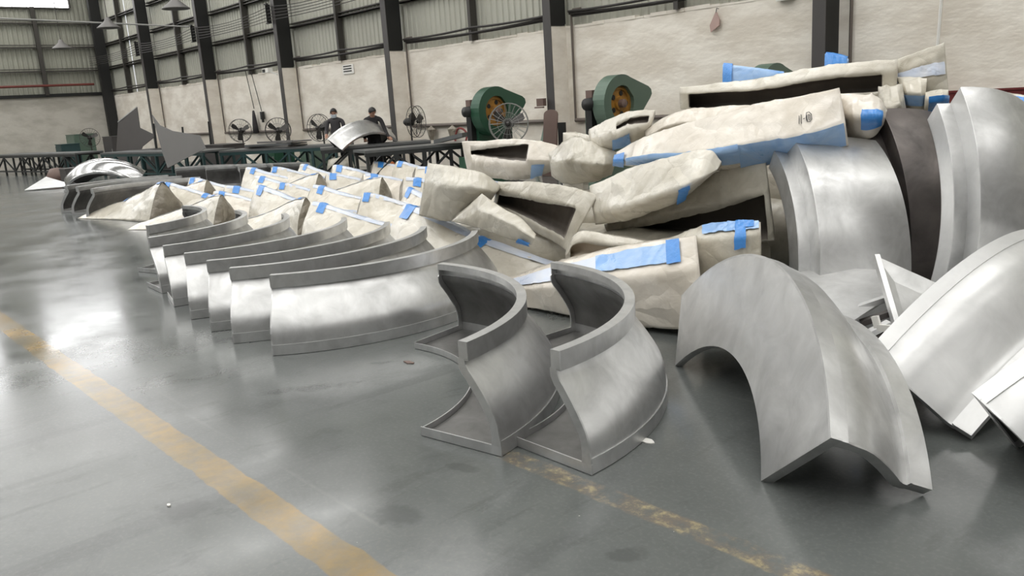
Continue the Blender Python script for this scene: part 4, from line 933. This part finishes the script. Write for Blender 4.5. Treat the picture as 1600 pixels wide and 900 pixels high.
MB().tube([(.22 * math.cos(q), .02 * math.sin(3 * q), .22 * math.sin(q)) for q in [2 * math.pi * j / 24 for j in range(24)]], .025, 6, closed=True).build('coil', mat('red_cable', rgb(120, 44, 40), .5), co)
MB().tube([(.2, 0, .0), (.3, .2, .2), (.32, .4, .3)], .015, 5).build('cable_end', MATS['red_cable'], co)
tag(MB().prism([(-.35, 0), (.35, .12), (.35, .2), (-.35, .08)], -.2, .2, xz((0, 0, 0), (1, .4, 0), (0, 0, 1))).build('tilted_tray', M_TABTOP), 'grey tilted tray on the table nearest the pile', 'tray').location = (-13.9, 10.9, .82)
for i, (px, hh_, lb) in enumerate(((284, .62, 'dark rod standing on the cabinet left of the second column'), (326, .75, 'dark pointed bar standing by the second column'), (240, .8, 'dark rod leaning near the farthest column'))):
    tag(MB().bar((0, 0, 0), (.03, .05, hh_ + .82), .06).build('standing_rod', M_BLACKP), lb, 'rod', 'rods standing at the left').location = (at(px, 210, 11.2 if i < 2 else 10.1).x, 11.2 if i < 2 else 10.1, .0)

# ================================================================== PEOPLE
def person(label, loc, rz, pose, jacket, hair_m, mask=False):
    """one continuous skinned body; +(-y) is forward"""
    root = thing('person', label, 'person', loc, rz)
    J = dict(pelvis=((0, 0, .93), .14), spine=((0, 0, 1.12), .135), chest=((0, .0, 1.30), .15), neck0=((0, .0, 1.42), .075), neck=((0, -.01, 1.47), .052))
    h = pose['head']; 
    J['chin'] = (Vector((0, -.03, 1.52)) + Vector(h) * .3, .062); J['face'] = (Vector((0, -.03, 1.58)) + Vector(h), .082); J['crown'] = (Vector((0, -.015, 1.655)) + Vector(h) * 1.2, .07)
    E = [('pelvis', 'spine'), ('spine', 'chest'), ('chest', 'neck0'), ('neck0', 'neck'), ('neck', 'chin'), ('chin', 'face'), ('face', 'crown')]
    for sd, s in (('l', 1), ('r', -1)):
        sh = Vector((s * .19, .0, 1.38)); el = sh + Vector(pose['el_' + sd]); wr = el + Vector(pose['wr_' + sd]); f = (wr - el).normalized()
        J['sh' + sd] = (sh, .062); J['el' + sd] = (el, .048); J['wr' + sd] = (wr, .032); J['pa' + sd] = (wr + f * .07, .036)
        J['hip' + sd] = (Vector((s * .10, 0, .88)), .095); J['kn' + sd] = (Vector((s * .11, -.02, .48)), .062); J['an' + sd] = (Vector((s * .11, .02, .09)), .045); J['to' + sd] = (Vector((s * .12, -.14, .04)), .042)
        E += [('neck0', 'sh' + sd), ('sh' + sd, 'el' + sd), ('el' + sd, 'wr' + sd), ('wr' + sd, 'pa' + sd), ('pelvis', 'hip' + sd), ('hip' + sd, 'kn' + sd), ('kn' + sd, 'an' + sd), ('an' + sd, 'to' + sd)]
        side = f.cross(Vector((0, 0, 1))).normalized(); dn = side.cross(f)
        for k in range(4):
            b = wr + f * .09 + side * (.028 - .019 * k); ln = (.07, .078, .072, .055)[k]
            J['f%d%s' % (k, sd)] = (b + f * .02, .0095); J['g%d%s' % (k, sd)] = (b + f * (.02 + ln * .5) - dn * .008, .009); J['h%d%s' % (k, sd)] = (b + f * (.02 + ln * .85) - dn * .03, .008)
            E += [('pa' + sd, 'f%d%s' % (k, sd)), ('f%d%s' % (k, sd), 'g%d%s' % (k, sd)), ('g%d%s' % (k, sd), 'h%d%s' % (k, sd))]
        tb = wr + f * .035 + side * s * .035
        J['t0' + sd] = (tb, .012); J['t1' + sd] = (tb + f * .03 + side * s * .025, .0105); J['t2' + sd] = (tb + f * .055 + side * s * .03, .009)
        E += [('wr' + sd, 't0' + sd), ('t0' + sd, 't1' + sd), ('t1' + sd, 't2' + sd)]
    names = list(J); ix = {n_: i for i, n_ in enumerate(names)}
    bend = pose.get('bend', 0.)
    def bp(n_):
        p = Vector(J[n_][0])
        if p.z > .95 and bend:
            q = p - Vector((0, 0, .95)); p = Vector((0, 0, .95)) + Matrix.Rotation(bend, 3, 'X') @ q
        return p
    me = bpy.data.meshes.new('body'); me.from_pydata([tuple(bp(n_)) for n_ in names], [(ix[a], ix[b]) for a, b in E], [])
    o = bpy.data.objects.new('body', me); COL.objects.link(o)
    sk = o.modifiers.new('skin', 'SKIN'); sv = me.skin_vertices[0].data
    for n_ in names:
        r = J[n_][1]; sv[ix[n_]].radius = (r, r * (.72 if n_ in ('pelvis', 'spine', 'chest') else 1.))
    sv[ix['pelvis']].use_root = True; sk.use_smooth_shade = True
    sb = o.modifiers.new('sub', 'SUBSURF'); sb.levels = 2; sb.render_levels = 2
    dg = bpy.context.evaluated_depsgraph_get(); m2 = bpy.data.meshes.new_from_object(o.evaluated_get(dg)); bpy.data.objects.remove(o)
    m2.name = 'body'; m2.materials.clear()
    for mm in (M_SKIN, jacket, M_TROUS): m2.materials.append(mm)
    nk = bp('neck'); wl, wr_ = bp('wrl'), bp('wrr'); el, er = bp('ell'), bp('elr')
    for pl in m2.polygons:
        c = pl.center
        if (c - nk).dot((bp('face') - nk).normalized()) > .012 and (c - nk).length < .3: i = 0
        elif (c - wl).dot((wl - el).normalized()) > -.02 and (c - wl).length < .25: i = 0
        elif (c - wr_).dot((wr_ - er).normalized()) > -.02 and (c - wr_).length < .25: i = 0
        elif c.z < .9: i = 2
        else: i = 1
        pl.material_index = i; pl.use_smooth = True
    link('body', m2, root)
    fc = bp('face'); up = (bp('crown') - bp('chin')).normalized(); fwd = Vector((0, -1, 0)); fwd = (Matrix.Rotation(bend, 3, 'X') @ fwd); yaw = pose.get('yaw', 0.); fwd = Matrix.Rotation(yaw, 3, 'Z') @ fwd
    sd_ = fwd.cross(up).normalized(); fwd = up.cross(sd_).normalized()
    H = Matrix((sd_, fwd, up)).transposed().to_4x4(); H.translation = fc
    # hair: a cap over crown, back and sides
    V = []; F = []; nu, nv = 12, 20
    for a in range(nu + 1):
        for b in range(nv):
            th = math.pi * .60 * a / nu; ph = 2 * math.pi * b / nv
            fr = math.cos(ph)  # 1 = front
            th2 = th * (1 - .42 * max(0, fr)); rr = 1 + .06 * noise.noise(Vector((a * .9, b * 1.1, 3)))
            V.append(H @ (Vector((math.sin(th2) * math.sin(ph) * .092 * rr, math.sin(th2) * math.cos(ph) * .105 * rr, .03 + math.cos(th2) * .105 * rr))))
    for a in range(nu):
        for b in range(nv): F.append((a * nv + b, (a + 1) * nv + b, (a + 1) * nv + (b + 1) % nv, a * nv + (b + 1) % nv))
    mesh_obj('hair', V, F, hair_m, root, True)
    for s in (-1, 1):
        MB().lathe([(0, 0), (.012, .002), (.008, .008), (0, .01)], 10, H @ Matrix.Translation((s * .032, .082, .012)) @ Matrix.Rotation(-Q, 4, 'X')).build('eye', M_HAIR, root, True)
        MB().lathe([(0, 0), (.02, .0), (.024, .012), (0, .018)], 10, H @ Matrix.Translation((s * .082, 0, 0)) @ Matrix.Rotation(s * Q, 4, 'Y')).build('ear', M_SKIN, root, True)
    MB().add([H @ Vector(p) for p in ((-.012, .08, -.02), (.012, .08, -.02), (0, .108, -.022), (0, .084, .02))], [(0, 1, 2), (0, 2, 3), (1, 3, 2), (0, 3, 1)]).build('nose', M_SKIN, root)
    if mask:
        V = []; F = []
        for a in range(7):
            for b in range(13):
                ph = (-75 + 150 * b / 12) * D2R; zz = -.015 - .095 * a / 6; k = 1 - .25 * (a / 6) ** 2
                V.append(H @ Vector((math.sin(ph) * .086 * k, math.cos(ph) * .096 * k + .004, zz)))
        for a in range(6):
            for b in range(12): q = a * 13 + b; F.append((q, q + 1, q + 14, q + 13))
        mesh_obj('face_mask', V, F, M_MASK, root, True)
    else:
        MB().add([H @ Vector(p) for p in ((-.022, .082, -.052), (.022, .082, -.052), (.018, .086, -.06), (-.018, .086, -.06))], [(0, 1, 2, 3)]).build('mouth', M_RUST, root)
    return root
p1 = at(525, 200, 11.35); p2 = at(583, 200, 11.2)
person('person in dark grey jacket and face mask behind the table', (p1.x, 11.35, 0), 48 * D2R, dict(head=(0, -.03, 0), el_l=(.06, -.08, -.27), wr_l=(-.04, -.22, -.06), el_r=(-.06, -.08, -.27), wr_r=(.04, -.22, -.06), bend=.06), M_JACK, M_HAIR, True)
person('person in black jacket bending over the table, looking down', (p2.x, 11.2, 0), 62 * D2R, dict(head=(0, -.05, -.01), el_l=(.08, -.16, -.24), wr_l=(.06, -.2, -.16), el_r=(-.06, -.16, -.24), wr_r=(.0, -.22, -.14), bend=.22, yaw=.5), M_JACK2, M_HAIR, False)
